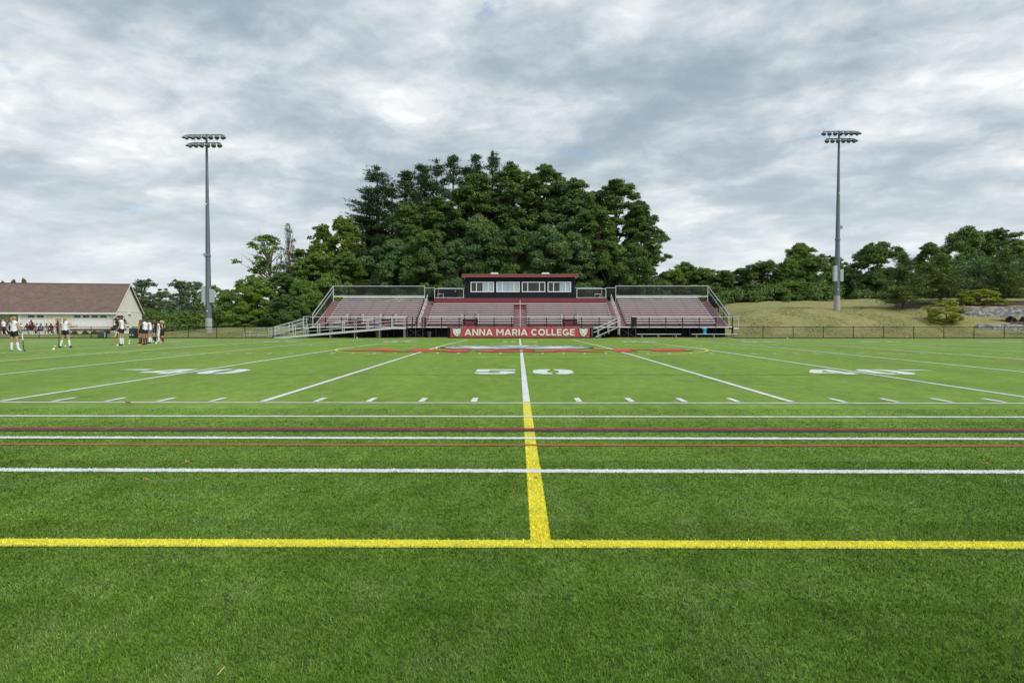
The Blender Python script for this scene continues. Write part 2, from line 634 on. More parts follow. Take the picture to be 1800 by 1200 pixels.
M['print_white'] = plain('white_print', (0.74, 0.75, 0.73), 0.65, 0, 0.05, 2)
M['print_black'] = plain('black_print', (0.03, 0.03, 0.035), 0.65, 0, 0.05, 2)
M['print_grey'] = plain('grey_print', (0.36, 0.37, 0.37), 0.65, 0, 0.05, 2)
M['plastic_blk'] = plain('black_plastic', (0.02, 0.022, 0.025), 0.45, 0, 0.2, 4)
M['bin'] = plain('dark_grey_bin', (0.045, 0.05, 0.05), 0.6, 0, 0.2, 4)
M['ball'] = plain('ball_white', (0.82, 0.82, 0.80), 0.4, 0, 0.03, 8)
M['cyan'] = plain('cyan_cloth', (0.03, 0.36, 0.68), 0.7, 0, 0.12, 6)
M['orange'] = plain('orange_plastic', (0.75, 0.12, 0.03), 0.5, 0, 0.06, 6)
M['deadleaf'] = plain('dead_leaf', (0.42, 0.29, 0.13), 0.8, 0, 0.25, 30)
M['straw'] = plain('straw', (0.50, 0.38, 0.12), 0.8, 0, 0.1, 30)
M['lf_oak'] = leafy('oak_leaves', (0.061, 0.118, 0.030), (0.167, 0.265, 0.067))
M['lf_olive'] = leafy('olive_leaves', (0.067, 0.128, 0.028), (0.176, 0.276, 0.066))
M['lf_blue'] = leafy('bluish_leaves', (0.069, 0.134, 0.047), (0.204, 0.313, 0.110))
M['lf_pine'] = leafy('pine_needles', (0.027, 0.063, 0.023), (0.082, 0.147, 0.050), 0.12)
M['lf_fresh'] = leafy('fresh_leaves', (0.102, 0.163, 0.023), (0.279, 0.354, 0.063), 0.32)
M['lf_mid'] = leafy('maple_leaves', (0.093, 0.174, 0.035), (0.251, 0.374, 0.080), 0.28)
M['lf_grey'] = leafy('far_leaves', (0.085, 0.136, 0.075), (0.206, 0.275, 0.140), 0.25)  # distance haze put into the leaf colour as a lighter tone
M['lf_spruce'] = leafy('spruce_needles', (0.066, 0.109, 0.029), (0.196, 0.253, 0.061), 0.12)
M['lf_bluepine'] = leafy('blue_pine_needles', (0.055, 0.118, 0.053), (0.178, 0.296, 0.140), 0.15)
M['lf_yellow'] = leafy('yellow_green_leaves', (0.190, 0.226, 0.025), (0.466, 0.486, 0.064), 0.3)
M['lf_box'] = leafy('dark_shrub_leaves', (0.016, 0.034, 0.012), (0.045, 0.075, 0.024), 0.15)
M['lf_purple'] = leafy('purple_leaves', (0.050, 0.030, 0.030), (0.140, 0.090, 0.080), 0.2, hue=(1.1, 1.0, 1.0))

# ------------------------------------------------------------------ terrain
def bank_mat():
    m, nt, b = new_mat('bank_grass')
    geo = nt.nodes.new('ShaderNodeNewGeometry')
    P = geo.outputs['Position']
    sep = nt.nodes.new('ShaderNodeSeparateXYZ')
    nt.links.new(P, sep.inputs[0])
    f1 = noise(nt, mapping(nt, P, scale=(1, 0.6, 1)), 1.6, 6.0, 0.7)
    f2 = noise(nt, P, 0.22, 4.0, 0.6)
    f3 = noise(nt, mapping(nt, P, scale=(1, 0.5, 1)), 9.0, 3.0, 0.7)
    dry = ramp(nt, f1, [(0.3, (0.185, 0.175, 0.058)), (0.5, (0.295, 0.255, 0.095)), (0.7, (0.41, 0.335, 0.15))])
    green = ramp(nt, f1, [(0.3, (0.16, 0.19, 0.05)), (0.7, (0.29, 0.30, 0.10))])
    side = ramp(nt, math_node(nt, 'ADD', math_node(nt, 'MULTIPLY', sep.outputs[0], 0.012), 0.5), [(0.2, (0.26, 0.26, 0.26)), (0.7, (0.0, 0.0, 0.0))])
    msk = ramp(nt, math_node(nt, 'ADD', f2, side), [(0.38, (0, 0, 0)), (0.60, (0.9, 0.9, 0.9))])
    c = mixc(nt, msk, dry, green)
    c = mixc(nt, 1.0, c, ramp(nt, f3, [(0.25, (0.7, 0.7, 0.66)), (0.7, (1.18, 1.18, 1.18))]), 'MULTIPLY')
    nt.links.new(c, b.inputs['Base Color'])
    b.inputs['Roughness'].default_value = 0.9
    bn = nt.nodes.new('ShaderNodeBump')
    bn.inputs['Strength'].default_value = 0.8
    bn.inputs['Distance'].default_value = 0.15
    nt.links.new(noise(nt, P, 3.5, 5.0, 0.7), bn.inputs['Height'])
    nt.links.new(bn.outputs[0], b.inputs['Normal'])
    return m


M['bank'] = bank_mat()
M['mulch'] = plain('mulch', (0.085, 0.042, 0.030), 0.95, 0, 0.5, 3.0, 0.8, 12)
txs = np.concatenate([np.arange(-1500, -200, 100), np.arange(-200, -80, 10), np.arange(-80, 80, 1.0), np.arange(80, 200, 10), np.arange(200, 1600, 100)])
tys = np.concatenate([np.arange(-300, -20, 40), np.arange(-20, 69, 8), [69.8, 70.05, 70.3, 70.7], np.arange(71, 92, 0.5), np.arange(92, 130, 3), np.arange(130, 400, 20), np.arange(400, 1900, 100)])
ground = grid_mesh('ground', txs, tys,
                   lambda X, Y: np.where(Y < 69.9, -0.35, terrain_h(X, Y) + 0.05 * np.sin(X * 0.9 + 1.3 * np.sin(Y * 0.7)) * smooth(Y, 71.5, 75)), M['bank'])
ground['kind'] = 'structure'

turf = grid_mesh('turf', np.arange(-66, 66.1, 3.0), np.arange(-20, 70.21, 0.5), lambda X, Y: tz(Y), M['turf'])
turf['kind'] = 'structure'


def sheet(name, polys, mat, lift=0.004, parent=turf):
    """Painted marking: flat polygons (x, y) laid on the crowned turf."""
    mb = MB()
    for p in polys:
        mb.poly([(x, y, float(tz(y)) + lift) for x, y in p])
    return mb.build(name, mat, parent)


def strip_x(x0, x1, y, w):
    xs = np.linspace(x0, x1, 12)
    return [[(a, y - w / 2), (b, y - w / 2), (b, y + w / 2), (a, y + w / 2)] for a, b in zip(xs[:-1], xs[1:])]


def strip_y(x, w, y0, y1, dx=0.0):
    ys = np.linspace(y0, y1, max(2, int((y1 - y0) / 0.8) + 1))
    return [[(x - w / 2, a), (x + w / 2, a), (x + w / 2, b), (x - w / 2, b)] for a, b in zip(ys[:-1], ys[1:])]


X50 = 0.141
NEAR, FAR = 12.05, 60.82
# lines along the field
ALONG = [(11.88, .10, 't_white', 0.008), (10.15, .11, 't_white', 0.008), (8.95, .15, 't_red', 0.008), (8.80, .13, 't_black', 0.0075),
         (8.235, .13, 't_white', 0.008), (7.78, .095, 't_orange', 0.008), (6.405, .135, 't_white', 0.008), (4.285, .15, 't_yellow', 0.008)]
for y, w, mk, lift in ALONG:
    sheet('side_line', strip_x(-64, 64, y, w), M[mk], lift)
for y, w, mk in [(68.5, .13, 't_yellow'), (66.3, .11, 't_white')]:
    sheet('side_line', strip_x(-64, 64, y, w), M[mk], 0.008)
sheet('seam', strip_x(-9.0, 9.4, 18.27, 0.05), M['t_seam'], 0.004)
# yard lines every five yards
for k in range(-10, 11):
    x = X50 + 4.572 * k
    sheet('yard_line', strip_y(x, 0.125, NEAR, FAR), M['t_white'], 0.008)
sheet('halfway_line', strip_y(X50, 0.128, 4.285, NEAR), M['t_yellow'], 0.004)
sheet('halfway_line', strip_y(X50, 0.128, FAR, 68.5), M['t_yellow'], 0.004)
for s in (-1, 1):
    sheet('restraining_line', strip_y(s * 17.45 + X50, 0.09, 7.78, 65.0), M['t_orange'], 0.004)
for k in range(-50, 51):
    if k % 5 == 0:
        continue
    x = X50 + 0.9144 * k
    hw = 0.05
    sheet('hash_mark', [[(x - hw, a), (x + hw, a), (x + hw, a + .62), (x - hw, a + .62)] for a in (NEAR + .01, 30.05, 42.25, FAR - .63)], M['t_white'], 0.006)
# five yard hash bars
for k in range(-10, 11):
    x = X50 + 4.572 * k
    sheet('hash_mark', [[(x - .3, a), (x + .3, a), (x + .3, a + .1), (x - .3, a + .1)] for a in (30.3, 42.5)], M['t_white'], 0.011)
# centre circle
cc = [(X50, 36.4)]
ring = []
for k in range(96):
    a0, a1 = 2 * math.pi * k / 96, 2 * math.pi * (k + 1) / 96
    ring.append([(X50 + r * math.cos(a), 36.4 + r * math.sin(a)) for r, a in ((9.3, a0), (9.42, a0), (9.42, a1), (9.3, a1))])
sheet('centre_circle', ring, M['t_yellow'], 0.012)

# yard numbers: blocky stencil digits drawn in a unit box
DIG = {
    '0': [[(0, .22), (.22, 0), (.45, 0), (.45, .2), (.36, .28), (.36, .72), (.45, .8), (.45, 1), (.22, 1), (0, .78)],
          [(1, .22), (.78, 0), (.55, 0), (.55, .2), (.64, .28), (.64, .72), (.55, .8), (.55, 1), (.78, 1), (1, .78)]],
    '5': [[(0, .48), (.34, .48), (.34, .8), (1, .8), (1, 1), (0, 1)], [(.34, .5), (.75, .62), (1, .45), (1, .2), (.78, 0), (.2, 0), (0, .14), (0, .3), (.34, .3), (.4, .2), (.58, .2), (.64, .28), (.64, .38), (.56, .46), (.34, .46)]],
    '4': [[(.62, 0), (.92, 0), (.92, 1), (.62, 1)], [(0, .22), (.6, .22), (.6, .42), (.34, .42), (.6, .78), (.6, 1), (.46, 1), (0, .42)], [(.93, .22), (1.04, .22), (1.04, .42), (.93, .42)]],
    '3': [[(0, 1), (0, .8), (.6, .8), (.6, .6), (.25, .6), (.25, .42), (.6, .42), (.6, .2), (0, .2), (0, 0), (.8, 0), (1, .2), (1, .4), (.86, .5), (1, .62), (1, .8), (.8, 1)]],
    '2': [[(0, 0), (1, 0), (1, .2), (.45, .2), (1, .56), (1, .8), (.8, 1), (.2, 1), (0, .8), (0, .66), (.34, .66), (.34, .74), (.42, .8), (.58, .8), (.66, .74), (.66, .62), (0, .18)]],
    '1': [[(.34, 0), (.7, 0), (.7, 1), (.42, 1), (.2, .84), (.2, .66), (.34, .7)]],
}


def yard_number(txt, xc, flip, arrow):
    polys = []
    for i, ch in enumerate(txt):
        ox = -1.33 if i == 0 else 0.27
        for p in DIG[ch]:
            polys.append([(ox + u * 1.10, v * 1.83) for u, v in p])
    if arrow:
        s = arrow
        polys.append([(s * 1.62, 1.35), (s * 1.62, 1.83), (s * 2.6, 1.6)])
    y0 = NEAR + 6.4 if not flip else FAR - 6.4
    sg = -1 if flip else 1
    sheet('yard_number', [[(xc + sg * u, y0 + sg * v) for u, v in p] for p in polys], M['t_white'], 0.006)


for flip in (False, True):
    for j, t in ((-4, '10'), (-3, '20'), (-2, '30'), (-1, '40'), (0, '50'), (1, '40'), (2, '30'), (3, '20'), (4, '10')):
        sg = -1 if flip else 1
        yard_number(t, X50 + 9.144 * j, flip, 0 if j == 0 else sg * (1 if j > 0 else -1))


# wildcat head drawn as flat layered shapes in a unit box centred on 0 (shared by the banner and the midfield emblem)
def mirror(p):
    return [(-u, v) for u, v in reversed(p)]


CAT = [
    ('print_black', [[(-.50, .50), (-.47, .12), (-.42, -.18), (-.26, -.38), (0, -.52), (.26, -.38), (.42, -.18), (.47, .12), (.50, .50), (.30, .44), (.14, .50), (-.14, .50), (-.30, .44)]]),
    ('print_white', [[(-.46, .44), (-.43, .10), (-.38, -.16), (-.23, -.34), (0, -.47), (.23, -.34), (.38, -.16), (.43, .10), (.46, .44), (.28, .36), (.12, .40), (-.12, .40), (-.28, .36)]]),
    ('print_grey', [[(-.43, .40), (-.40, .14), (-.30, .30)], mirror([(-.43, .40), (-.40, .14), (-.30, .30)]), [(-.40, .02), (-.35, -.16), (-.22, -.30), (-.28, -.10)], mirror([(-.40, .02), (-.35, -.16), (-.22, -.30), (-.28, -.10)])]),
    ('print_black', [[(-.34, .14), (-.10, -.02), (-.14, .06), (-.30, .16)], mirror([(-.34, .14), (-.10, -.02), (-.14, .06), (-.30, .16)]),
                     [(-.08, -.16), (.08, -.16), (0, -.26)], [(-.22, -.20), (-.16, -.20), (-.14, -.32), (-.18, -.30)], mirror([(-.22, -.20), (-.16, -.20), (-.14, -.32), (-.18, -.30)]),
                     [(-.16, .36), (-.05, .24), (-.10, .37)], mirror([(-.16, .36), (-.05, .24), (-.10, .37)]), [(-.04, .38), (0, .22), (.04, .38)],
                     [(-.12, -.30), (0, -.36), (.12, -.30), (0, -.33)]]),
]

# midfield emblem: red lettering with a black outline, the head above it
em_x, em_y = X50 - 0.2, 36.6
TURFOF = {'print_black': 't_black', 'print_white': 't_white', 'print_grey': 't_grey'}


def em_word(name, bold, mat, lift, grow, dy):
    v, f, _ = text_geo('AMCATS', bold, 1.22)
    pts = []
    for u, w in v:
        x = (u - .5) * (16.6 + grow)
        bow = 1.3 * (2 * u - 1) ** 2
        pts.append((em_x + x, 33.0 + dy + bow + (w - .5) * (2.7 + grow)))
    mb = MB()
    mb.add([(x, y, float(tz(y)) + lift) for x, y in pts], f)
    return mb.build(name, mat, turf)


emb = em_word('emblem', 0.085, M['t_black'], 0.012, 0.34, -.05)
em_word('emblem', 0.07, M['t_logo_red'], 0.020, 0.0, 0.0)
HEADC = 38.0


def tufted(rx, ry, n, depth, ph):
    out = []
    for k in range(n):
        t = 2 * math.pi * k / n
        r = 1 - depth * (k % 2) * (.6 + .4 * math.sin(3 * t + ph))
        out.append((rx * r * math.copysign(abs(math.cos(t)) ** .8, math.cos(t)), ry * r * math.copysign(abs(math.sin(t)) ** .8, math.sin(t))))
    return out


def fan(pts):
    return [[(0, 0), pts[k], pts[(k + 1) % len(pts)]] for k in range(len(pts))]


def on_field(polys, mk, lift, both=False):
    ps = []
    for p in polys:
        ps.append([(em_x + u, HEADC + v) for u, v in p])
        if both:
            ps.append([(em_x - u, HEADC + v) for u, v in reversed(p)])
    sheet('emblem', ps, M[mk], lift)


on_field(fan(tufted(4.25, 3.5, 36, .16, .4)), 't_black', 0.016)
on_field(fan(tufted(4.0, 3.15, 36, .16, .4)), 't_grey', 0.022)
on_field([[(.5, -2.2), (2.2, -1.9), (3.3, -.3), (3.7, 1.2), (2.4, .7), (1.2, -.6), (.4, -1.3)], [(.3, .4), (1.6, 1.0), (2.6, 2.2), (1.0, 2.6), (.3, 1.8)]], 't_white', 0.028, True)
on_field([[(1.1, -.4), (2.3, .5), (2.9, 1.5), (1.9, 1.2)], [(2.3, -1.5), (3.1, -.5), (2.6, -.2)]], 't_blue', 0.033, True)
on_field([[(.35, .0), (1.7, .75), (1.5, .95), (.35, .35)], [(.6, 1.3), (2.9, 2.3), (2.2, 2.5), (.6, 1.7)], [(.0, -2.6), (1.6, -2.3), (.9, -2.0), (.0, -2.3)], [(2.4, -1.0), (3.6, .1), (3.4, .5)], [(.0, -1.1), (.5, -.8), (.0, -.7)], [(3.0, 1.7), (3.7, 1.4), (3.5, 1.9)]], 't_black', 0.037, True)


# fibres of the near turf: short matted blades with real gaps between them
TK = {'t_white': WHITE_T, 't_yellow': YEL_T, 't_red': RED_T, 't_black': BLK_T, 't_orange': ORG_T}
for y, w, mk, _ in ALONG:
    LINE_STOPS.append((y - w / 2, y + w / 2, TK[mk]))
LINE_STOPS.sort()
for i in range(len(LINE_STOPS) - 1):
    if LINE_STOPS[i][1] > LINE_STOPS[i + 1][0]:
        LINE_STOPS[i] = (LINE_STOPS[i][0], LINE_STOPS[i + 1][0], LINE_STOPS[i][2])
M['b_green'] = turf_mat('green_blade', None, True)


def fibre_patch(seed, size, dens, ln, wd, up):
    rng = np.random.default_rng(seed)
    n = int(dens * size * size)
    x = rng.uniform(-size / 2, size / 2, n)
    y = rng.uniform(-size / 2, size / 2, n)
    head = rng.uniform(0, 2 * np.pi, n)
    lean = rng.uniform(up, 1.54, n)
    L = ln * rng.uniform(.6, 1.3, n)
    W = wd * rng.uniform(.6, 1.3, n)
    hx, hy = np.cos(head), np.sin(head)
    ax, ay = -hy, hx
    z = np.full(n, .001)
    b0 = np.stack([x - ax * W / 2, y - ay * W / 2, z], 1)
    b1 = np.stack([x + ax * W / 2, y + ay * W / 2, z], 1)
    tx, ty_, t_z = x + hx * L * np.sin(lean), y + hy * L * np.sin(lean), z + L * np.cos(lean) + .004
    t1 = np.stack([tx + ax * W * .3, ty_ + ay * W * .3, t_z], 1)
    t0 = np.stack([tx - ax * W * .3, ty_ - ay * W * .3, t_z], 1)
    o = np_mesh('fibre_patch', np.stack([b0, b1, t1, t0], 1).reshape(-1, 3), 4, [M['b_green']])
    C.objects.unlink(o)
    return o


def fibres():
    S_ = 0.7
    rng = np.random.default_rng(12)
    y = -2.2
    for rows, dens, ln, wd, up in [(8, 30000, .016, .0030, .55), (2, 18000, .016, .0038, .68), (3, 10000, .016, .0050, .85), (2, 4300, .015, .0070, 1.02), (2, 2600, .015, .0078, 1.05), (2, 1000, .014, .0095, 1.15)]:
        patch = fibre_patch(int(dens), S_, dens, ln, wd, up)
        xs = np.arange(-17.5, 17.6, S_)
        pts = [(x, y + S_ * (r + .5)) for r in range(rows) for x in xs]
        y += rows * S_
        me = bpy.data.meshes.new('turf_fibres')
        me.from_pydata([(px, py, float(tz(py))) for px, py in pts], [], [])
        at_ = me.attributes.new('turn', 'FLOAT_VECTOR', 'POINT')
        rot = np.zeros((len(pts), 3), np.float32)
        rot[:, 2] = rng.integers(0, 4, len(pts)) * np.pi / 2
        at_.data.foreach_set('vector', rot.ravel())
        o = bpy.data.objects.new('turf_fibres', me)
        C.objects.link(o)
        o['kind'] = 'stuff'
        ng = bpy.data.node_groups.new('spread_fibres', 'GeometryNodeTree')
        ng.interface.new_socket('Geometry', in_out='INPUT', socket_type='NodeSocketGeometry')
        ng.interface.new_socket('Geometry', in_out='OUTPUT', socket_type='NodeSocketGeometry')
        gi, go = ng.nodes.new('NodeGroupInput'), ng.nodes.new('NodeGroupOutput')
        iop = ng.nodes.new('GeometryNodeInstanceOnPoints')
        oi = ng.nodes.new('GeometryNodeObjectInfo')
        oi.inputs['Object'].default_value = patch
        oi.inputs['As Instance'].default_value = True
        na = ng.nodes.new('GeometryNodeInputNamedAttribute')
        na.data_type = 'FLOAT_VECTOR'
        na.inputs['Name'].default_value = 'turn'
        ng.links.new(gi.outputs[0], iop.inputs['Points'])
        ng.links.new(oi.outputs['Geometry'], iop.inputs['Instance'])
        er = ng.nodes.new('FunctionNodeEulerToRotation')
        ng.links.new(na.outputs['Attribute'], er.inputs[0])
        ng.links.new(er.outputs[0], iop.inputs['Rotation'])
        ng.links.new(iop.outputs[0], go.inputs[0])
        md = o.modifiers.new('fibres', 'NODES')
        md.node_group = ng


fibres()


def bank_tufts():
    """Dry grass standing on the banks behind the fences."""
    rng = np.random.default_rng(5)
    n = 50000
    x = np.concatenate([rng.uniform(18, 66, int(n * .72)), rng.uniform(-46, -20, int(n * .28))])
    y = 70.4 + 18 * rng.uniform(0, 1, len(x)) ** 1.2
    ok = ~((x > 47) & (y > 75.4))
    x, y = x[ok], y[ok]
    n = len(x)
    z = terrain_h(x, y) - .01
    h = rng.uniform(.02, .06, n)
    a = rng.uniform(0, np.pi, n)
    w = rng.uniform(.03, .075, n)
    lx, ly = rng.normal(0, .06, n), rng.normal(0, .06, n)
    v = np.stack([np.stack([x - np.cos(a) * w, y - np.sin(a) * w, z], 1), np.stack([x + np.cos(a) * w, y + np.sin(a) * w, z], 1), np.stack([x + lx, y + ly, z + h], 1)], 1)
    o = np_mesh('bank_grass', v.reshape(-1, 3), 3, [M['bank']])
    o['kind'] = 'stuff'


bank_tufts()


# far ridge seen between the trees
def ridge():
    def zf(X, Y):
        t = np.sin(X * .013 + .6) * 6 + np.sin(X * .031 + 2) * 3 + np.sin(X * .21) * .8 + np.sin(X * .47 + Y) * .6
        return -9 + (24 + t) * (1 + .9 * smooth(X, -60, 120)) * smooth(Y, 520, 640)
    o = grid_mesh('hills', np.arange(-1100, 1101, 8.0), np.linspace(500, 800, 24), zf, M['ridge'])
    o['kind'] = 'structure'


M['ridge'] = plain('wooded_ridge', (0.085, 0.125, 0.105), 0.9, 0, 0.4, 0.06, 1.0, 0.15)
ridge()


# ------------------------------------------------------------------ trees
def leaf_tris(rng, c, nrm, size, asp=.75):
    n = len(c)
    r = rng.normal(size=(n, 3))
    t = np.cross(nrm, r)
    t /= np.linalg.norm(t, axis=1, keepdims=True) + 1e-9
    b = np.cross(nrm, t)
    L = (size * rng.uniform(.6, 1.4, n))[:, None]
    W = L * asp
    return np.stack([c - t * L + b * W * .8, c - t * L * .7 - b * W, c + t * L * 1.25 + b * W * .1], 1)


def spray(rng, c, rad, n, size, flat=.7, up=.55, core=.35):
    """A bunch of leaves, thick in the middle and ragged at the rim."""
    d = rng.normal(size=(n, 3))
    d /= np.linalg.norm(d, axis=1, keepdims=True)
    d[:, 2] = np.where(d[:, 2] < -.45, -d[:, 2] * .6, d[:, 2])
    rr = rad * (core + (1 - core) * np.abs(rng.normal(.62, .30, n)))
    p = np.asarray(c) + d * rr[:, None] * np.array([1, 1, flat])
    nrm = d * .8 + rng.normal(size=(n, 3)) * .6 + np.array([0, 0, up])
    nrm /= np.linalg.norm(nrm, axis=1, keepdims=True)
    return leaf_tris(rng, p, nrm, np.full(n, size))


def broad_proto(seed, H, R, base, size, dens, lobe, bare=0.0, lean=0.0, flat=.75):
    rng = np.random.default_rng(seed)
    cl = []
    Hc = H * (1 - base)
    rl = lobe
    nl = int(1.15 * (2 * math.pi * R * Hc * .75) / (math.pi * rl * rl)) + 6
    ph = rng.uniform(0, 6.28, 3)
    for i in range(nl):
        t = ((i + rng.uniform(0, 1)) / nl) ** .95
        env = math.sin(math.pi * min(1, .20 + .76 * t)) ** .6
        a = i * 2.399 + rng.uniform(-.5, .5)
        env *= 1 + .18 * math.sin(2 * a + ph[0] + 5 * t) + .14 * math.sin(3 * a + ph[1] - 7 * t) + .08 * math.sin(11 * t + ph[2])
        rr = R * env * (1 - .5 * rng.uniform() ** 2.0) - rl * .45
        rad = rl * rng.uniform(.55, 1.3) * (1.0 - .25 * t)
        z = H * base + Hc * t - rad * .6
        cl.append((max(0, rr) * math.cos(a) + lean * z, max(0, rr) * math.sin(a), max(z, rad * .4), rad))
    for k in range(4):
        cl.append((lean * H + rng.uniform(-.3, .3) * R, rng.uniform(-.2, .2) * R, H - rl * (.45 + .45 * k), rl * (.5 + .12 * k)))
    V = []
    kept = []
    for x, y, z, rad in cl:
        if rng.uniform() < bare:
            kept.append((x, y, z, rad))
            continue
        kept.append((x, y, z, rad))
        for k in range(7):
            d = rng.normal(size=3)
            d /= np.linalg.norm(d)
            d[2] = abs(d[2]) * .95 - .22
            sc = np.array([x, y, z]) + d * rad * rng.uniform(.55, 1.05)
            sr = rad * rng.uniform(.30, .52)
            V.append(spray(rng, sc, sr, int(dens * 5.0 * (sr / size) ** 2) + 4, size, flat))
        V.append(spray(rng, (x, y, z), rad * .8, int(dens * 3.2 * (rad / size) ** 2), size, flat))
    mb = MB()
    r0 = max(.07, H * .015)
    bend = .10 * R
    pts = [Vector((lean * H * q + bend * math.sin(seed + 5 * q) * q, bend * math.cos(seed + 4 * q) * q, H * q - (.5 if q == 0 else 0))) for q in (0, .12, .3, .5, .7, .86)]
    mb.path(pts, [r0 * 1.25, r0, r0 * .8, r0 * .58, r0 * .36, r0 * .12], 7)
    for j, (x, y, z, rad) in enumerate(kept):
        if j % 4 == 0 or bare > 0:
            q = min(.72, max(.1, (z / H) - rng.uniform(.12, .3)))
            k = q * H
            s = Vector((lean * k, 0, k))
            e = Vector((x, y, z + rad * .3))
            mid = s.lerp(e, .5) + Vector((0, 0, rad * .2))
            mb.path([s, mid, e], [r0 * .40, r0 * .22, r0 * .05], 5)
            if bare > 0:
                for _ in range(6):
                    f = mid.lerp(e, rng.uniform(.1, .8))
                    e2 = f + Vector(rng.normal(size=3)) * rad * .55 + Vector((0, 0, rad * .7))
                    mb.path([f, f.lerp(e2, .5) + Vector(rng.normal(size=3)) * rad * .1, e2], [r0 * .13, r0 * .08, r0 * .025], 4)
    crown = np_mesh('crown', np.concatenate(V).reshape(-1, 3), 3, [M['lf_oak']])
    trunk = mb.build('trunk', M['bark'])
    return finish_proto(crown, trunk, H, R)


def needle_tuft(rng, c, out, n, spread, L, flat=.35, up=.45):
    p = np.asarray(c) + rng.normal(size=(n, 3)) * spread * np.array([1, 1, flat])
    d = rng.normal(size=(n, 3)) * .8 + np.asarray(out) * .8 + np.array([0, 0, up])
    d /= np.linalg.norm(d, axis=1, keepdims=True)
    s = np.cross(d, rng.normal(size=(n, 3)))
    s /= np.linalg.norm(s, axis=1, keepdims=True)
    LL = (L * rng.uniform(.6, 1.3, n))[:, None]
    return np.stack([p - s * LL * .15, p + s * LL * .15, p + d * LL], 1)


def conifer_proto(seed, H, R, prof, base, dens, L):
    rng = np.random.default_rng(seed)
    V = []
    mb = MB()
    r0 = H * .012 + .05
    sway = .02 * H * math.sin(seed * 1.7)
    mb.path([(0, 0, -.5), (0, 0, H * .35), (sway, 0, H * .7), (sway * .5, 0, H)], [r0 * 1.2, r0 * .85, r0 * .45, r0 * .06], 7)
    pine = prof == 'pine'
    nbr = int((15 if pine else 16) * (H - H * base) / (1.0 if pine else .55))
    gap = rng.uniform(0, 6.28, 2)
    for i in range(nbr):
        t = ((i + rng.uniform()) / nbr)
        z = H * base + (H * .985 - H * base) * t
        a = rng.uniform(0, 6.283)
        if pine:
            # plumes: bundles of level boughs with gaps between, narrow open spire on top
            env = (1 - .86 * t ** 1.9) * (.78 + .22 * math.sin(9 * t + gap[0]) + .22 * math.sin(2 * a + 14 * t + gap[1])) + .03
            keep = .52 + .48 * math.sin(z * 2 * math.pi / 2.6 + gap[0] + a * .5)
            if rng.uniform() > keep:
                continue
        else:
            env = (1 - t) ** .82 * (.80 + .20 * min(1, t * 6)) * (1 + .12 * math.sin(3 * a + 9 * t)) + .03
        ln = R * env * rng.uniform(.38, 1.18)
        rise = (-.02 + .75 * t ** 2.5) if pine else (-.10 + .5 * t)
        d = Vector((math.cos(a), math.sin(a), rise)).normalized()
        o = Vector((sway * min(1, t), 0, z))
        curve = .14 if pine else .12
        mb.path([o, o + d * ln * .6, o + d * ln + Vector((0, 0, curve * ln))], [r0 * .20 * (1 - t) + .010, r0 * .11 * (1 - t) + .008, .006], 3)
        k = max(2, int(ln / (.40 if pine else .32)))
        for j in range(k):
            s0 = .30 if pine else .18
            q = s0 + (1 - s0) * (j + rng.uniform()) / k
            side = Vector((-d.y, d.x, 0)) * rng.normal() * ln * .13 * q
            c = o + d * ln * q + side + Vector((0, 0, curve * ln * q * q + rng.uniform(-.04, .08)))
            V.append(needle_tuft(rng, c, d, int((13 if pine else 11) * dens), .30 if pine else .20, L, .24 if pine else .5, .5 if pine else .3))
    V.append(needle_tuft(rng, (sway * .5, 0, H * .985), (0, 0, 1), int(40 * dens), .14, L, 1.6))
    crown = np_mesh('crown', np.concatenate(V).reshape(-1, 3), 3, [M['lf_pine']])
    trunk = mb.build('trunk', M['bark'])
    return finish_proto(crown, trunk, H, R)


def finish_proto(crown, trunk, H, R):
    """Keep the two meshes; the objects are made anew for every tree."""
    co = np.empty(len(crown.data.vertices) * 3, np.float32)
    crown.data.vertices.foreach_get('co', co)
    co = co.reshape(-1, 3)
    rad = np.hypot(co[:, 0], co[:, 1])
    rec = dict(crown=crown.data, trunk=trunk.data, H=float(co[:, 2].max()), R=float(np.percentile(rad, 93)))
    for o in (crown, trunk):
        bpy.data.objects.remove(o)
    return rec


PROTO = {
    'narrow': [broad_proto(11 + k, 22.0, 4.6, .05, .115, 1.1, 1.45) for k in range(3)],
    'mid': [broad_proto(21 + k, 14.0, 4.8, .04, .11, 1.05, 1.45, 0, 0, .95) for k in range(3)],
    'wide': [broad_proto(31 + k, 8.0, 4.6, .0, .10, 1.1, 1.35, 0, 0, 1.0) for k in range(2)],
    'airy': [broad_proto(41 + k, 11.0, 3.6, .22, .14, .55, 1.0, .22) for k in range(2)],
    'willow': [broad_proto(46 + k, 17.0, 4.0, .06, .12, .85, 1.0, 0, 0, 1.25) for k in range(2)],
    'lean': [broad_proto(51, 12.5, 3.4, .48, .12, .38, .85, .35, -.10)],
    'bare': [broad_proto(52, 14.0, 2.6, .45, .11, .16, .8, .88)],
    'shrub': [broad_proto(61 + k, 2.6, 2.0, .02, .055, .9, .42, 0, 0, .45) for k in range(2)],
    'bush': [broad_proto(66 + k, 2.4, 2.0, .0, .075, 1.0, .55) for k in range(2)],
    'ball': [broad_proto(68, .62, .62, .0, .030, 1.4, .20)],
    'pine': [conifer_proto(71 + k, 26.0, 4.9, 'pine', .08, 1.8, .38) for k in range(3)],
    'cone': [conifer_proto(81 + k, 6.4, 2.9, 'cone', .13, 1.7, .25) for k in range(2)],
    'softpine': [conifer_proto(91, 6.0, 3.4, 'pine', .08, 2.0, .32)],
}
PALE_BARK = ('lean', 'bare', 'airy')


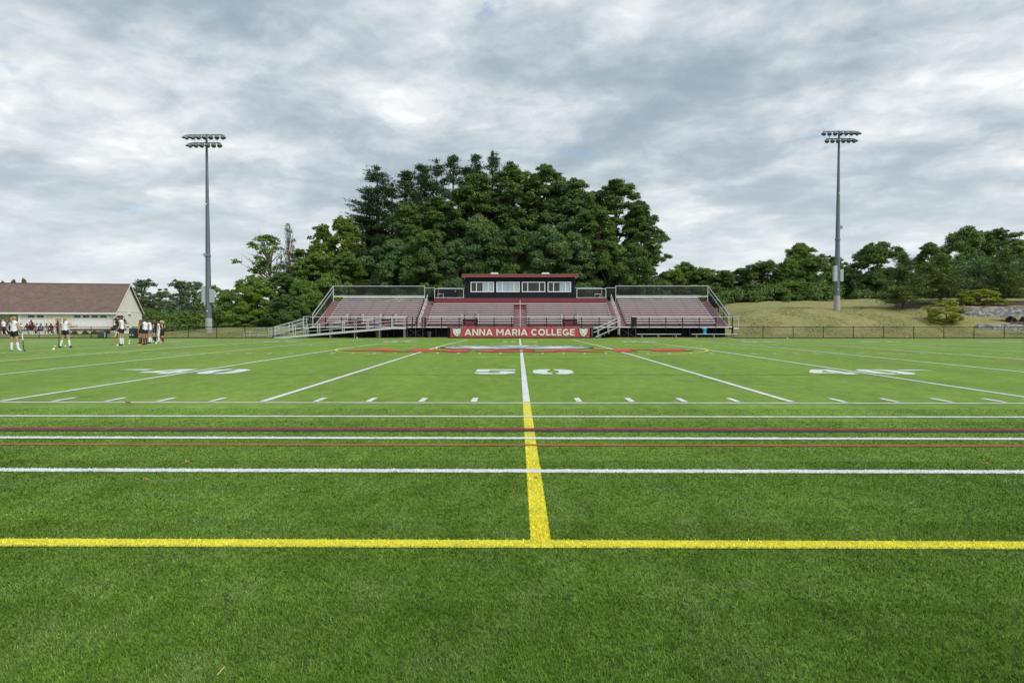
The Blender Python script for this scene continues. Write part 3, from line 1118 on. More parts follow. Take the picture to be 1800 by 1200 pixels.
def plant(loc, H, R, proto, mat, seed, label, name='broadleaf_tree', cat='tree', group=None):
    ps = PROTO[proto]
    p = ps[seed % len(ps)]
    root = empty(name, loc, 0, label, cat, group)
    rng = random.Random(seed)
    sx, sz = R / p['R'], H / p['H']
    rz = rng.uniform(0, 6.28) if proto not in ('lean',) else 0.0
    for nm, key in (('crown', mat), ('trunk', 'bark_pale' if proto in PALE_BARK else 'bark')):
        o = bpy.data.objects.new(nm, p[nm])
        C.objects.link(o)
        o.parent = root
        o.scale = (sx, sx, sz)
        o.rotation_euler = (0, 0, rz)
        o.material_slots[0].link = 'OBJECT'
        o.material_slots[0].material = M[key]
    return root


def tree_at(px, top, hw, Y, proto, mat, seed, label, **kw):
    """Stand a tree at depth Y: px its centre line, top its highest pixel row, hw half its width."""
    p = at(px, 560, Y)
    zb = float(terrain_h(p.x, Y))
    H = at(px, top, Y).z - zb
    R = hw * Y / F_PX * (1.28 if proto in ('pine', 'softpine') else 1.34 if px > 1170 and proto is None else 1.2 if proto not in ('cone', 'bare', 'ball') else 1.05)
    if proto is None:
        q = R / H
        proto = 'narrow' if q < .27 else ('mid' if q < .46 else 'wide')
    return plant((p.x, Y, zb), H, R, proto, mat, seed, label, **kw)


G1 = 'trees of the tall grove behind the grandstand'
# tall white pines at the back left of the grove
for i, (px, top, hw, Y, lab) in enumerate([
        (664, 288, 58, 112, 'tall dark pine with long level plumes rising highest at the left of the grove'),
        (708, 296, 44, 117, 'dark pine crowding the right side of the leftmost big pine'),
        (737, 284, 40, 114, 'dark pine with a rounded tip left of the four spiky tops'),
        (768, 275, 36, 116, 'pine with a narrow spiky top, first of the four spires from the left'),
        (802, 268, 34, 115, 'pine with a narrow spiky top, second of the four spires from the left'),
        (834, 267, 32, 117, 'pine with a narrow spiky top beside the tallest spire'),
        (866, 261, 34, 115, 'tallest pine of the grove, standing above the middle of the press box'),
        (900, 281, 30, 117, 'shorter pine spire just right of the tallest pine'),
        (641, 338, 44, 115, 'dark pine with level boughs leaning out left of the leftmost tall pine'),
        (690, 318, 40, 115, 'dark pine filling between the two leftmost rounded pines'),
        (752, 300, 38, 118, 'dark pine behind the first spire'),
        (818, 290, 36, 119, 'dark pine between the second spire and the tallest spire'),
        (652, 372, 50, 113, 'low pine filling the lower left edge of the grove')]):
    tree_at(px, top, hw, Y, 'pine', 'lf_pine', 100 + i, lab, group=G1, name='pine_tree')
for i, (px, top, hw, Y, mat, lab) in enumerate([
        (772, 345, 50, 106, 'lf_olive', 'olive oak high in the grove above the left end of the press box'),
        (716, 352, 40, 104, 'lf_olive', 'olive green oak in front of the left pines'),
        (838, 300, 50, 108, 'lf_oak', 'dark oak below the pine spires above the press box middle'),
        (898, 288, 46, 108, 'lf_olive', 'light topped oak right of the pine spires'),
        (962, 286, 46, 107, 'lf_oak', 'tall dark oak with a knobbly crown right of the pines'),
        (1010, 312, 48, 106, 'lf_blue', 'rounded oak between the knobbly oak and the right edge oak'),
        (1084, 314, 52, 108, 'lf_oak', 'dark open crowned oak second from the right edge of the grove'),
        (1046, 334, 36, 109, 'lf_oak', 'dark oak closing the gap left of the right edge oak'),
        (980, 322, 40, 109, 'lf_oak', 'dark oak just behind the tall knobbly oak'),
        (930, 310, 40, 110, 'lf_oak', 'dark oak filling the saddle right of the pine spires'),
        (868, 330, 50, 110, 'lf_oak', 'dark oak behind the light topped oak'),
        (1122, 352, 40, 106, 'lf_oak', 'dark oak leaning out on the far right edge of the grove'),
        (1048, 360, 46, 101, 'lf_olive', 'olive oak in front of the right edge oaks'),
        (690, 418, 52, 99, 'lf_blue', 'low bluish oak behind the top of the left seating wing'),
        (752, 402, 48, 98, 'lf_oak', 'dark low oak behind the left platform railing'),
        (802, 420, 42, 97, 'lf_blue', 'bluish low oak behind the left corner of the press box'),
        (846, 374, 46, 100, 'lf_blue', 'bluish oak in the middle of the grove above the first window'),
        (905, 398, 48, 98, 'lf_oak', 'dark oak behind the middle of the press box roof'),
        (962, 392, 48, 98, 'lf_blue', 'bluish oak behind the right roof unit of the press box'),
        (1012, 404, 44, 97, 'lf_blue', 'pale bluish oak behind the right end of the press box'),
        (1070, 420, 46, 97, 'lf_olive', 'olive oak behind the right platform railing'),
        (1116, 424, 42, 99, 'lf_oak', 'dark bushy oak behind the left end of the right wing')]):
    tree_at(px, top, hw, Y, None, mat, 200 + i, lab, group=G1)

G2 = 'trees left of the grove'
for i, (px, top, hw, Y, mat, kw, lab) in enumerate([
        (606, 376, 40, 108, 'lf_fresh', 'willow', 'light green willowy tree touching the left edge of the pines'),
        (566, 392, 36, 110, 'lf_fresh', 'willow', 'light green willowy tree second from the pines'),
        (560, 440, 44, 102, 'lf_mid', None, 'mid green tree below the willowy trees'),
        (612, 440, 42, 102, 'lf_mid', None, 'mid green tree behind the left end of the seating wing'),
        (488, 412, 40, 99, 'lf_mid', 'lean', 'leaning thin tree with bare limbs and sparse leaves'),
        (509, 392, 17, 101, 'lf_mid', 'bare', 'nearly leafless upright tree beside the leaning thin tree'),
        (530, 436, 30, 103, 'lf_olive', None, 'dark narrow tree behind the bare trees'),
        (450, 482, 48, 92, 'lf_mid', None, 'bushy tree at the left end of the row, above the ramp start'),
        (438, 500, 36, 89, 'lf_fresh', None, 'light bushy tree at the foot of the leftmost bushy tree'),
        (498, 476, 34, 93, 'lf_olive', None, 'dark bushy tree under the bare trees'),
        (535, 488, 40, 90, 'lf_mid', None, 'bushy tree left of the grandstand end stair'),
        (578, 480, 38, 91, 'lf_mid', None, 'bushy tree touching the left end of the grandstand'),
        (505, 516, 36, 87, 'lf_olive', None, 'olive bush behind the middle of the ramp rail')]):
    tree_at(px, top, hw, Y, kw, mat, 300 + i, lab, group=G2)

G3 = 'distant trees around the left light mast'
for i, (px, top, hw, Y, mat, kw, lab) in enumerate([
        (252, 488, 30, 128, 'lf_grey', 'airy', 'round topped tree behind the gable end of the shed'),
        (282, 512, 22, 125, 'lf_grey', 'airy', 'smaller open tree right of the tree behind the shed'),
        (318, 490, 27, 130, 'lf_grey', 'airy', 'open airy tree left of the light mast'),
        (342, 494, 24, 133, 'lf_grey', 'airy', 'airy tree just left of the light mast'),
        (374, 500, 24, 128, 'lf_mid', 'airy', 'tree directly behind the light mast cabinets'),
        (398, 508, 22, 125, 'lf_grey', 'airy', 'pale tree right of the light mast'),
        (300, 548, 30, 118, 'lf_oak', None, 'dark low tree filling the gap behind the player group'),
        (262, 540, 26, 116, 'lf_oak', None, 'dark low tree beside the rear corner of the shed')]):
    tree_at(px, top, hw, Y, kw, mat, 400 + i, lab, group=G3)
for i, (px, top, hw, Y, mat, lab) in enumerate([
        (336, 545, 30, 96, 'lf_fresh', 'yellowish green bush left of the light mast'),
        (392, 546, 34, 94, 'lf_mid', 'rounded green bush right of the light mast'),
        (362, 553, 26, 92, 'lf_fresh', 'low green bush behind the light mast foot'),
        (426, 552, 30, 86, 'lf_mid', 'green bush above the left end of the ramp')]):
    tree_at(px, top, hw, Y, 'bush', mat, 450 + i, lab, name='bush', cat='bush', group='bushes on the left bank')
for i, (px, top, hw, lab) in enumerate([(24, 489, 11, 'low treetop just over the shed ridge at the left edge'), (43, 487, 8, 'treetop poking over the shed ridge'), (6, 492, 9, 'treetop over the shed ridge cut by the picture edge')]):
    tree_at(px, top, hw, 150, 'mid', 'lf_grey', 480 + i, lab, group='treetops over the shed')

G4 = 'trees along the top of the right bank'
for i, (px, top, hw, Y, mat, kw, lab) in enumerate([
        (1180, 470, 34, 118, 'lf_fresh', None, 'light green tree next to the right foot of the grove'),
        (1206, 458, 26, 122, 'lf_mid', None, 'small pointed tree right of the grove'),
        (1240, 468, 34, 120, 'lf_mid', None, 'mid green tree above the right seating wing'),
        (1272, 474, 30, 117, 'lf_olive', None, 'olive tree above the right end of the seating wing'),
        (1232, 500, 40, 108, 'lf_mid', None, 'low tree just behind the right wing back rail'),
        (1300, 470, 36, 118, 'lf_oak', None, 'dark tree left of the bright green tree'),
        (1340, 456, 42, 116, 'lf_oak', None, 'broad dark tree between grandstand and light mast'),
        (1405, 424, 32, 122, 'lf_fresh', None, 'bright green tree standing highest left of the right light mast'),
        (1390, 452, 34, 116, 'lf_mid', None, 'mid green tree at the foot of the bright green tree'),
        (1430, 446, 36, 115, 'lf_olive', None, 'olive tree directly left of the right light mast'),
        (1466, 448, 26, 120, 'lf_olive', 'airy', 'thin olive tree behind the right light mast'),
        (1320, 500, 40, 110, 'lf_oak', None, 'dark low bush row tree at the crest left part'),
        (1400, 494, 44, 109, 'lf_mid', None, 'low dense tree at the crest left of the right mast'),
        (1540, 424, 54, 112, 'lf_oak', None, 'large dark round tree right of the light mast'),
        (1496, 470, 28, 112, 'lf_oak', None, 'dark tree between the light mast and the large round tree'),
        (1560, 470, 40, 108, 'lf_oak', None, 'dark lower tree right of the large round tree'),
        (1636, 424, 30, 104, 'lf_olive', None, 'slender tree behind the two front spruces'),
        (1700, 396, 46, 106, 'lf_olive', None, 'large oak rising highest on the right, left half'),
        (1750, 400, 40, 107, 'lf_oak', None, 'large oak rising on the right beside the tallest one'),
        (1790, 418, 30, 104, 'lf_mid', None, 'oak cut by the right picture edge')]):
    tree_at(px, top, hw, Y, kw, mat, 500 + i, lab, group=G4)
G5 = 'conifers on the mulched bank'
for i, (px, top, hw, Y, kind, mat, lab, dn) in enumerate([
        (1588, 442, 40, 84.5, 'cone', 'lf_spruce', 'leftmost front spruce with a bare stem foot in mulch', 1.3),
        (1652, 438, 44, 87, 'cone', 'lf_spruce', 'second spruce from the left, behind the lower yellow shrub', 1.2),
        (1718, 448, 50, 91, 'softpine', 'lf_bluepine', 'broad bluish pine with a rounded top behind the upper yellow shrub', 2.0),
        (1764, 428, 34, 86, 'cone', 'lf_spruce', 'narrow bright green spruce above the retaining wall', 1.4),
        (1806, 446, 38, 90, 'softpine', 'lf_bluepine', 'bluish pine at the right picture edge', 2.0)]):
    tree_at(px, top, hw, Y, kind, mat, 600 + i, lab, name='spruce_tree' if kind == 'cone' else 'pine_tree', group=G5)
for i, (px, top, hw, Y, mat, lab) in enumerate([
        (1664, 526, 27, 77.5, 'lf_yellow', 'yellow green layered shrub left of the upper retaining wall'),
        (1722, 508, 34, 82.5, 'lf_yellow', 'larger yellow green layered shrub on top of the upper wall'),
        (1776, 555, 10, 78.2, 'lf_box', 'round dark clipped shrub on the strip between the two walls'),
        (1801, 556, 9, 78.2, 'lf_box', 'round dark clipped shrub between the walls at the picture edge')]):
    tree_at(px, top, hw, Y, 'shrub' if i < 2 else 'ball', mat, 650 + i, lab, name='shrub', cat='shrub', group='shrubs by the retaining walls')


# undergrowth closing the feet of the grove
def undergrowth(name, spots, mat, seed):
    rng = np.random.default_rng(seed)
    V = []
    for x0, x1, y, h, n in spots:
        for _ in range(n):
            x = rng.uniform(x0, x1)
            yy = y + rng.uniform(-2, 2)
            hh = h * rng.uniform(.5, 1.1)
            z = float(terrain_h(x, yy))
            V.append(spray(rng, (x, yy, z + hh * .40), hh * .70, 420, .15, 1.0))
    o = np_mesh(name, np.concatenate(V).reshape(-1, 3), 3, [M[mat]])
    o['kind'] = 'stuff'


undergrowth('undergrowth', [(-42, -22, 93, 2.0, 26), (-30, 22, 103, 4.5, 60), (18, 46, 107, 2.6, 34), (40, 62, 108, 2.6, 24)], 'lf_oak', 9)
undergrowth('undergrowth', [(-46, -22, 90, 1.2, 26), (17, 56, 104, 1.2, 40)], 'lf_olive', 10)
undergrowth('undergrowth', [(-62, -44, 112, 4.0, 34)], 'lf_oak', 11)


# ------------------------------------------------------------------ retaining walls
def block_mat():
    m, nt, b = new_mat('wall_blocks')
    geo = nt.nodes.new('ShaderNodeNewGeometry')
    c = ramp(nt, geo.outputs['Random Per Island'], [(0.0, (0.17, 0.17, 0.18)), (0.4, (0.28, 0.275, 0.28)), (0.75, (0.40, 0.385, 0.37)), (1.0, (0.54, 0.51, 0.48))])
    c = mixc(nt, 1.0, c, ramp(nt, noise(nt, geo.outputs['Position'], 7.0, 4.0), [(0.3, (0.8, 0.8, 0.8)), (0.7, (1.15, 1.15, 1.15))]), 'MULTIPLY')
    nt.links.new(c, b.inputs['Base Color'])
    b.inputs['Roughness'].default_value = 0.9
    return m


M['block'] = block_mat()


def block_wall(x0, x1, y, z0, z1, label):
    root = empty('retaining_wall', (x0, y, z0), 0, label, 'wall', 'terraced retaining walls')
    rng = random.Random(int(y * 10))
    mb = MB()
    rows = int(round((z1 - z0 - .1) / .155))
    for r in range(rows):
        x = x0 - (0.2 if r % 2 else 0)
        while x < x1:
            w = rng.choice((.2, .3, .36))
            dy = rng.uniform(-.02, .02)
            mb.box(x - x0, x + w - .015 - x0, .02 * r + dy, .02 * r + .3, r * .155, r * .155 + .148)
            x += w
    o = mb.build('wall_block', M['block'], root)
    o['kind'] = 'stuff'
    cp = MB()
    x = x0
    while x < x1:
        cp.box(x - x0, x + .58 - x0, .02 * rows - .03, .02 * rows + .3, rows * .155, rows * .155 + .08)
        x += .6
    o = cp.build('coping_block', M['block'], root)
    o['kind'] = 'stuff'


block_wall(50.2, 72, 79.75, 1.4, 3.25, 'upper grey block retaining wall below the conifers')
block_wall(49.6, 70, 75.75, .05, 1.28, 'lower grey block retaining wall nearest the fence')
for xs, ys, test in ((np.arange(44, 72, .5), np.arange(80.4, 98, .5), lambda X, Y: ((X - 58.5) / 12.2) ** 2 + ((Y - 87) / 6.3) ** 2 + .18 * np.sin(X * 1.3) * np.sin(Y * 1.1) > 1),
                     (np.arange(51, 70, .4), np.arange(76.4, 79.7, .3), lambda X, Y: X + .8 * np.sin(Y * 1.6) < 53.4)):
    bed = grid_mesh('mulch_bed', xs, ys, lambda X, Y: terrain_h(X, Y) + .06 - .22 * test(X, Y), M['mulch'])
    bed['kind'] = 'structure'

# ------------------------------------------------------------------ grandstand
XC = 0.2
YF, Y0, TR, RISE, ZD = 70.95, 72.35, 0.61, 0.2375, 0.95
HALF = 21.45
WX0, WX1 = 10.95, 20.25          # seats of a wing, from the middle
CX0, CX1 = 0.70, 9.65            # seats of half the centre section
GZ = -0.2


def yr(i):
    return Y0 + TR * i


def zt(i):
    return ZD + RISE * i


stand = empty('grandstand', (XC, YF, GZ), 0, 'long maroon and silver grandstand with two raised wings behind the banner', 'grandstand')


def S(mb, name, mat):
    """A part of the grandstand; shapes are given in world coordinates."""
    mb.v = [(x - XC, y - YF, z - GZ) for x, y, z in mb.v]
    o = mb.build(name, mat, stand)
    if name in ('seat_bracket', 'guard_bar', 'guard_mesh', 'brace', 'aisle_step', 'bay_post'):
        o['kind'] = 'stuff'
    return o


CUT_L = [(-17.95, -16.3), (-14.45, -12.85)]
CUT_C = [(-5.9, -4.2), (4.55, 6.2)]


def minus(a, b, cuts, row):
    segs = [(a, b)]
    if row < 2:
        for c0, c1 in cuts:
            nxt = []
            for s0, s1 in segs:
                if c1 <= s0 or c0 >= s1:
                    nxt.append((s0, s1))
                else:
                    if c0 - s0 > .05:
                        nxt.append((s0, c0))
                    if s1 - c1 > .05:
                        nxt.append((c1, s1))
            segs = nxt
    return segs


# front walkway
S(MB().box(XC - HALF, XC + HALF, YF, Y0 + .02, ZD - .10, ZD), 'walkway', M['alu'])
rows_all = range(0, 13)
for i in rows_all:
    spans = [(XC - HALF, XC + HALF)] if i <= 9 else [(XC - HALF, XC - 9.75), (XC + 9.75, XC + HALF)]
    if i > 0:
        for a, b in spans:
            for c0, c1 in minus(a, b, CUT_L + CUT_C, i):
                S(MB().box(c0, c1, yr(i), yr(i) + TR, zt(i) - .045, zt(i)), 'foot_plank', M['foot'])
        for a, b in spans:
            S(MB().box(a, b, yr(i) + .03, yr(i) + .05, zt(i - 1), zt(i) - .047), 'riser', M['maroon'])
    secs = [(XC - WX1, XC - WX0, CUT_L), (XC + WX0, XC + WX1, [])]
    if i <= 9:
        secs += [(XC - CX1, XC - CX0, CUT_C), (XC + CX0, XC + CX1, CUT_C)] if i < 9 else [(XC - CX1, XC + CX1, [])]
    for a, b, cuts in secs:
        for c0, c1 in minus(a, b, cuts, i):
            seat = S(MB().box(c0, c1, yr(i) + .18, yr(i) + .42, zt(i) + .355, zt(i) + .43), 'seat_plank', M['alu'])
            mb = MB()
            n = max(2, int((c1 - c0) / 1.75) + 1)
            for k in range(n):
                x = c0 + .15 + (c1 - c0 - .3) * k / (n - 1)
                mb.box(x - .025, x + .025, yr(i) + .22, yr(i) + .40, zt(i) - .0, zt(i) + .353)
            S(mb, 'seat_bracket', M['black'])
# half steps in the aisles
for a, b, top in [(-HALF, -WX1 - .05, 12), (WX1 + .05, HALF, 12), (-WX0 + .04, -CX1 - .04, 12), (CX1 + .04, WX0 - .04, 12), (-CX0 + .04, CX0 - .04, 8)]:
    mb = MB()
    for i in range(1, top + 1):
        mb.box(XC + a, XC + b, yr(i) - .29, yr(i) + .028, zt(i - 1) + .002, zt(i - 1) + RISE * .5)
        mb.box(XC + a, XC + b, yr(i) - .012, yr(i) - .002, zt(i - 1) + RISE * .5 + .002, zt(i) - .05)
    S(mb, 'aisle_step', M['aisle'])
# accessible bays: maroon panel and rail behind
for c0, c1 in CUT_L + CUT_C:
    S(MB().box(c0, c1, yr(2) + .0, yr(2) + .026, ZD + .002, zt(2) - .05), 'bay_panel', M['maroon'])
    mb = MB()
    for x in (c0 + .25, (c0 + c1) / 2 + .35 * (c1 - c0) - .1):
        mb.box(x - .035, x + .035, yr(2) - .05, yr(2) - .01, ZD, zt(2) + .85)
    for z in (.2, .5):
        mb.box(c0, c1, yr(2) - .045, yr(2) - .02, zt(2) + z, zt(2) + z + .04)
    S(mb, 'bay_post', M['black'])
    mb = MB()
    mb.tube((c0, yr(2) - .06, zt(2) + .87), (c1, yr(2) - .06, zt(2) + .87), .025)
    for x in (c0, c1):
        mb.tube((x, yr(2) - .06, ZD), (x, yr(2) - .06, zt(2) + .87), .03)
        mb.tube((x, yr(2) - .06, zt(2) + .86), (x, Y0 + .1, ZD + .95), .022)
    S(mb, 'bay_rail', M['alu_rail'])

# front guard rail
RZ = ZD + 1.0
gaps = [(-11.4 - XC, -10.0 - XC), (9.75 - XC, 11.3 - XC)]
segs = [(-HALF, -11.5), (-9.75, 9.75), (11.35, HALF)]
for a, b in segs:
    S(MB().tube((XC + a, YF + .06, RZ), (XC + b, YF + .06, RZ), .028), 'guard_rail', M['alu_rail'])
    mb = MB()
    for z in (.14, .42, .70):
        mb.box(XC + a, XC + b, YF + .05, YF + .075, ZD + z, ZD + z + .028)
    S(mb, 'guard_bar', M['black'])
    n = int(round((b - a) / 1.74))
    for k in range(n + 1):
        x = XC + a + (b - a) * k / n
        S(MB().box(x - .04, x + .04, YF - .03, YF + .04, ZD - .35, RZ - .03), 'guard_post', M['black'])
for x in (-11.5, -10.95, -10.5, -9.95, -9.6, 9.7, 11.25, 11.5, 11.72):
    S(MB().box(XC + x - .045, XC + x + .045, YF - .08, YF - .031, ZD - .05, RZ), 'gate_post', M['black'])
S(MB().box(XC + 11.25, XC + 11.72, YF - .02, YF + .01, ZD + .02, RZ - .04), 'gate_panel', M['bin'])
# white front nosing of the walkway
S(MB().box(XC - HALF, XC + HALF, YF - .028, YF - .002, ZD - .06, ZD + .03), 'walkway_edge', M['alu'])


def sheet_guard(P0, P1, z0a, z1a, z0b, z1b, name='guard_mesh', w=.026, sp=.12):
    P0, P1 = Vector(P0), Vector(P1)
    L = (P1 - P0).length
    H = max(z1a - z0a, z1b - z0b)

    def P(u, v):
        t = min(1, max(0, u / L))
        q = P0.lerp(P1, t)
        za, zb = z0a + (z0b - z0a) * t, z1a + (z1b - z1a) * t
        return (q.x, q.y, za + (zb - za) * v / H)
    mb = MB().weave(P, L, H, sp, w)
    return S(mb, name, M['wire'])


# back guards of the wings
YB = yr(12) + TR + .05
ZB = zt(12)
for s in (-1, 1):
    a, b = sorted((XC + s * HALF, XC + s * WX0))
    mb = MB()
    mb.tube((a, YB, 5.55), (b, YB, 5.55), .035)
    mb.tube((a, YB, 4.45), (b, YB, 4.45), .03)
    for x in (a, b):
        mb.tube((x, YB, ZB), (x, YB, 5.57), .035)
    S(mb, 'back_rail', M['alu_rail'])
    S(MB().box(a, b, YB - .05, YB - .01, ZB + .50, ZB + .60), 'back_plank', M['alu'])
    for k in range(1, 6):
        x = a + (b - a) * k / 6
        S(MB().box(x - .035, x + .035, YB + .01, YB + .06, ZB - .3, 5.52), 'back_post', M['black'])
    sheet_guard((a, YB + .03, 0), (b, YB + .03, 0), 4.45, 5.52, 4.45, 5.52)
    # sloping side guards
    xs = XC + s * (HALF + .02)
    mb = MB()
    mb.tube((xs, YB, 5.55), (xs, Y0 - .1, 2.27), .035)
    mb.tube((xs - s * .06, YB, 5.10), (xs - s * .06, Y0 - .1, 1.85), .03)
    mb.tube((xs, Y0 - .1, ZD), (xs, Y0 - .1, 2.27), .04)
    mb.tube((xs, YB, ZB), (xs, YB, 5.55), .035)
    mb.tube((xs - s * .08, YB, ZB + .05), (xs - s * .08, Y0, ZD + .06), .03)
    S(mb, 'side_rail', M['alu_rail'])
    for k in range(1, 4):
        t = k / 4
        y = YB + (Y0 - .1 - YB) * t
        zz = 5.55 + (2.27 - 5.55) * t
        S(MB().box(xs + s * .03, xs + s * .09, y - .04, y + .04, zz - 1.5, zz), 'side_post', M['black'])
    sheet_guard((xs + s * .02, YB, 0), (xs + s * .02, Y0 - .1, 0), ZB + .02, 5.5, ZD + .02, 2.22)
    # front corner landing beside the wing
    S(MB().box(min(xs, xs + s * .6), max(xs, xs + s * .6), YF, Y0, ZD - .25, ZD - .02), 'landing', M['alu'])
    mb = MB()
    x1 = xs + s * .6
    mb.tube((xs, YF + .05, RZ + .02), (x1, YF + .05, RZ + .02), .03)
    mb.tube((x1, YF + .05, ZD - .1), (x1, YF + .05, RZ + .02), .035)
    mb.tube((x1, YF + .05, RZ + .02), (x1, Y0, RZ + .02), .03)
    mb.tube((xs, YF + .05, ZD + .8), (x1, YF + .05, ZD + .8), .025)
    S(mb, 'landing_rail', M['alu_rail'])
    # low rail across the head of the side aisle
    a, b = sorted((XC + s * WX0, XC + s * 9.8))
    mb = MB()
    mb.tube((a, YB, 5.35), (b, YB, 5.35), .03)
    mb.tube((a, YB, ZB), (a, YB, 5.35), .03)
    mb.tube((b, YB, ZB - .4), (b, YB, 5.35), .03)
    S(mb, 'aisle_back_rail', M['alu_rail'])
    sheet_guard((a, YB + .03, 0), (b, YB + .03, 0), 4.3, 5.33, 4.3, 5.33)

# aisle hand rails: short inverted U sections going up the steps
for ax, top in ((-10.3 - XC, 12), (10.3, 12)):
    for k in range(0, 12, 2):
        y0_, y1_ = yr(k) + .05, yr(k + 1) + .35
        z0_, z1_ = zt(k), zt(k + 1)
        x = XC + ax
        mb = MB()
        mb.path([(x, y0_, z0_), (x, y0_, z0_ + .88), (x, y1_, z1_ + .88 + .12), (x, y1_, z1_)], .026, 6)
        mb.tube((x, y0_, z0_ + .45), (x, y1_, z1_ + .5), .02)
        S(mb, 'aisle_rail', M['alu_rail'])
mb = MB()
mb.tube((XC, yr(0) + .1, ZD), (XC, yr(0) + .1, ZD + 1.05), .03)
mb.tube((XC, yr(0) + .1, ZD + 1.03), (XC, yr(8), zt(8) + 1.0), .03)
for k in (2, 4, 6, 8):
    mb.tube((XC, yr(k), zt(k)), (XC, yr(k), zt(k) + 1.0), .028)
S(mb, 'aisle_rail', M['alu_rail'])

# maroon panel below the press box and the platform behind
YP = yr(9) + TR + .06
ZP = 4.12
S(MB().box(XC - 9.65, XC + 9.65, YP - .03, YP + .0, zt(9), ZP + .01), 'platform_panel', M['maroon'])
S(MB().box(XC - 9.65, XC + 9.65, YP + .002, 82.6, ZP - .098, ZP), 'platform', M['alu'])
for a, b in ((-9.6, -6.35), (6.35, 9.6)):
    mb = MB()
    mb.tube((XC + a, YP + .05, 5.16), (XC + b, YP + .05, 5.16), .035)
    mb.tube((XC + a, YP + .05, ZP + .05), (XC + b, YP + .05, ZP + .05), .03)
    for x in (a, b):
        mb.tube((XC + x, YP + .05, ZP), (XC + x, YP + .05, 5.16), .035)
    S(mb, 'platform_rail', M['alu_rail'])
    mb = MB()
    for x in (a, b):
        mb.tube((XC + x, 82.5, ZP), (XC + x, 82.5, 5.45), .035)
    mb.tube((XC + a, 82.5, 5.45), (XC + b, 82.5, 5.45), .035)
    S(mb, 'platform_rail', M['alu_rail'])
    sheet_guard((XC + a, YP + .06, 0), (XC + b, YP + .06, 0), ZP + .08, 5.13, ZP + .08, 5.13, w=.02, sp=.14)
    sheet_guard((XC + a, 82.52, 0), (XC + b, 82.52, 0), ZP + .08, 5.4, ZP + .08, 5.4)
    for q in (.25, .6):
        x = XC + a + (b - a) * q
        S(MB().box(x - .05, x + .05, YP + .09, YP + .15, ZP, 5.12), 'platform_post', M['black'])
# black skirt under the front edge, with braced legs in front of it
x = XC - HALF
k = 0
while x < XC + HALF - 2.6:
    S(MB().box(x + .01, x + 2.63, YF + .25 + .02 * (k % 2), YF + .27 + .02 * (k % 2), GZ - .05, ZD - .11), 'skirt_panel', M['skirt'])
    x += 2.64
    k += 1
for xa in (-11.5, 10.1):
    mb = MB()
    for d in (0, .85, 1.6):
        mb.box(XC + xa + d - .035, XC + xa + d + .035, YF + .08, YF + .15, GZ - .05, ZD - .1)
    mb.tube((XC + xa, YF + .11, GZ + .05), (XC + xa + 1.6, YF + .11, ZD - .15), .02)
    mb.tube((XC + xa + 1.6, YF + .12, GZ + .05), (XC + xa, YF + .12, ZD - .15), .02)
    S(mb, 'brace', M['bin'])
for x in np.arange(XC - HALF, XC + HALF + .1, 4.29):
    S(MB().box(x - .05, x + .05, YF + .10, YF + .2, GZ - .05, ZD - .1), 'leg', M['black'])
    S(MB().box(x - .06, x + .06, 79.6, 79.75, GZ, 3.6), 'leg', M['black'])
S(MB().box(XC - HALF, XC + HALF, 80.1, 80.12, GZ, 3.7), 'back_screen', M['skirt'])

# small stools on the platform
for x in (-9.0, 8.75):
    st = empty('camera_stool', (XC + x, YP + .9, ZP), 0, 'small white stool on the platform left of the press box' if x < 0 else 'small white stool on the platform right of the press box', 'stool', 'stools beside the press box')
    MB().box(-.35, .35, -.18, .18, .46, .52).build('seat', M['white'], st)
    for lx in (-.3, .3):
        for ly in (-.13, .13):
            MB().box(lx - .025, lx + .025, ly - .025, ly + .025, 0, .458).build('leg', M['alu_rail'], st)
cb = empty('storage_cabinet', (XC - 8.4, 81.7, ZP), 0, 'dark blue storage cabinet on the platform left of the press box', 'cabinet')
MB().box(-1.05, 1.05, -.4, .4, 0, 1.12).build('body', M['navy'], cb)
MB().box(-1.0, -.03, -.425, -.402, .05, 1.05).build('door', M['navy'], cb)
MB().box(.03, 1.0, -.425, -.402, .05, 1.05).build('door', M['navy'], cb)
MB().box(.85, .98, -.44, -.427, .8, 1.0).build('notice', M['print_white'], cb)

# ------------------------------------------------------------------ press box
PBY = 79.2
pb = empty('press_box', (XC, PBY, ZP), 0, 'dark navy press box with four white framed windows and red flat roof', 'press box')
W2 = 6.2
# walls butt round the window openings
wz0, wz1 = 4.82 - ZP, 5.97 - ZP
WC = [-4.27, -1.36, 1.52, 4.43]
HWN = 1.32
TOPW = 2.34
rows = [(0.0, wz0), (wz1, TOPW)]
nb = 0
sid = MB()
z = 0.0
edges = [-W2] + [v for c in WC for v in (c - HWN, c + HWN)] + [W2]
while z < TOPW - .01:
    z1 = min(z + .19, TOPW)
    for lo, hi in ((z, z1),):
        spans = [(-W2, W2)]
        if hi > wz0 + .01 and lo < wz1 - .01:
            if lo < wz0:
                MB().add([(-W2, 0, lo), (W2, 0, lo), (W2, -.0, wz0), (-W2, 0, wz0)], [(0, 1, 2, 3)])
                spans2 = (lo, wz0)
                MB().box(-W2, W2, -.012, .0, lo, wz0).build('siding_board', M['navy'], pb)
                lo = wz0
            if hi > wz1:
                MB().box(-W2, W2, -.012, .0, wz1, hi).build('siding_board', M['navy'], pb)
                hi = wz1
            spans = [(edges[i], edges[i + 1]) for i in range(0, len(edges), 2)]
        for a, b in spans:
            v = [(a, -.004, lo), (b, -.004, lo), (b, -.022, lo), (a, -.022, lo), (a, .0, hi), (b, .0, hi), (b, -.008, hi), (a, -.008, hi)]
            MB().add(v, [(0, 1, 2, 3), (7, 6, 5, 4), (3, 2, 6, 7), (2, 1, 5, 6), (1, 0, 4, 5), (0, 3, 7, 4)]).build('siding_board', M['navy'], pb)
    z = z1
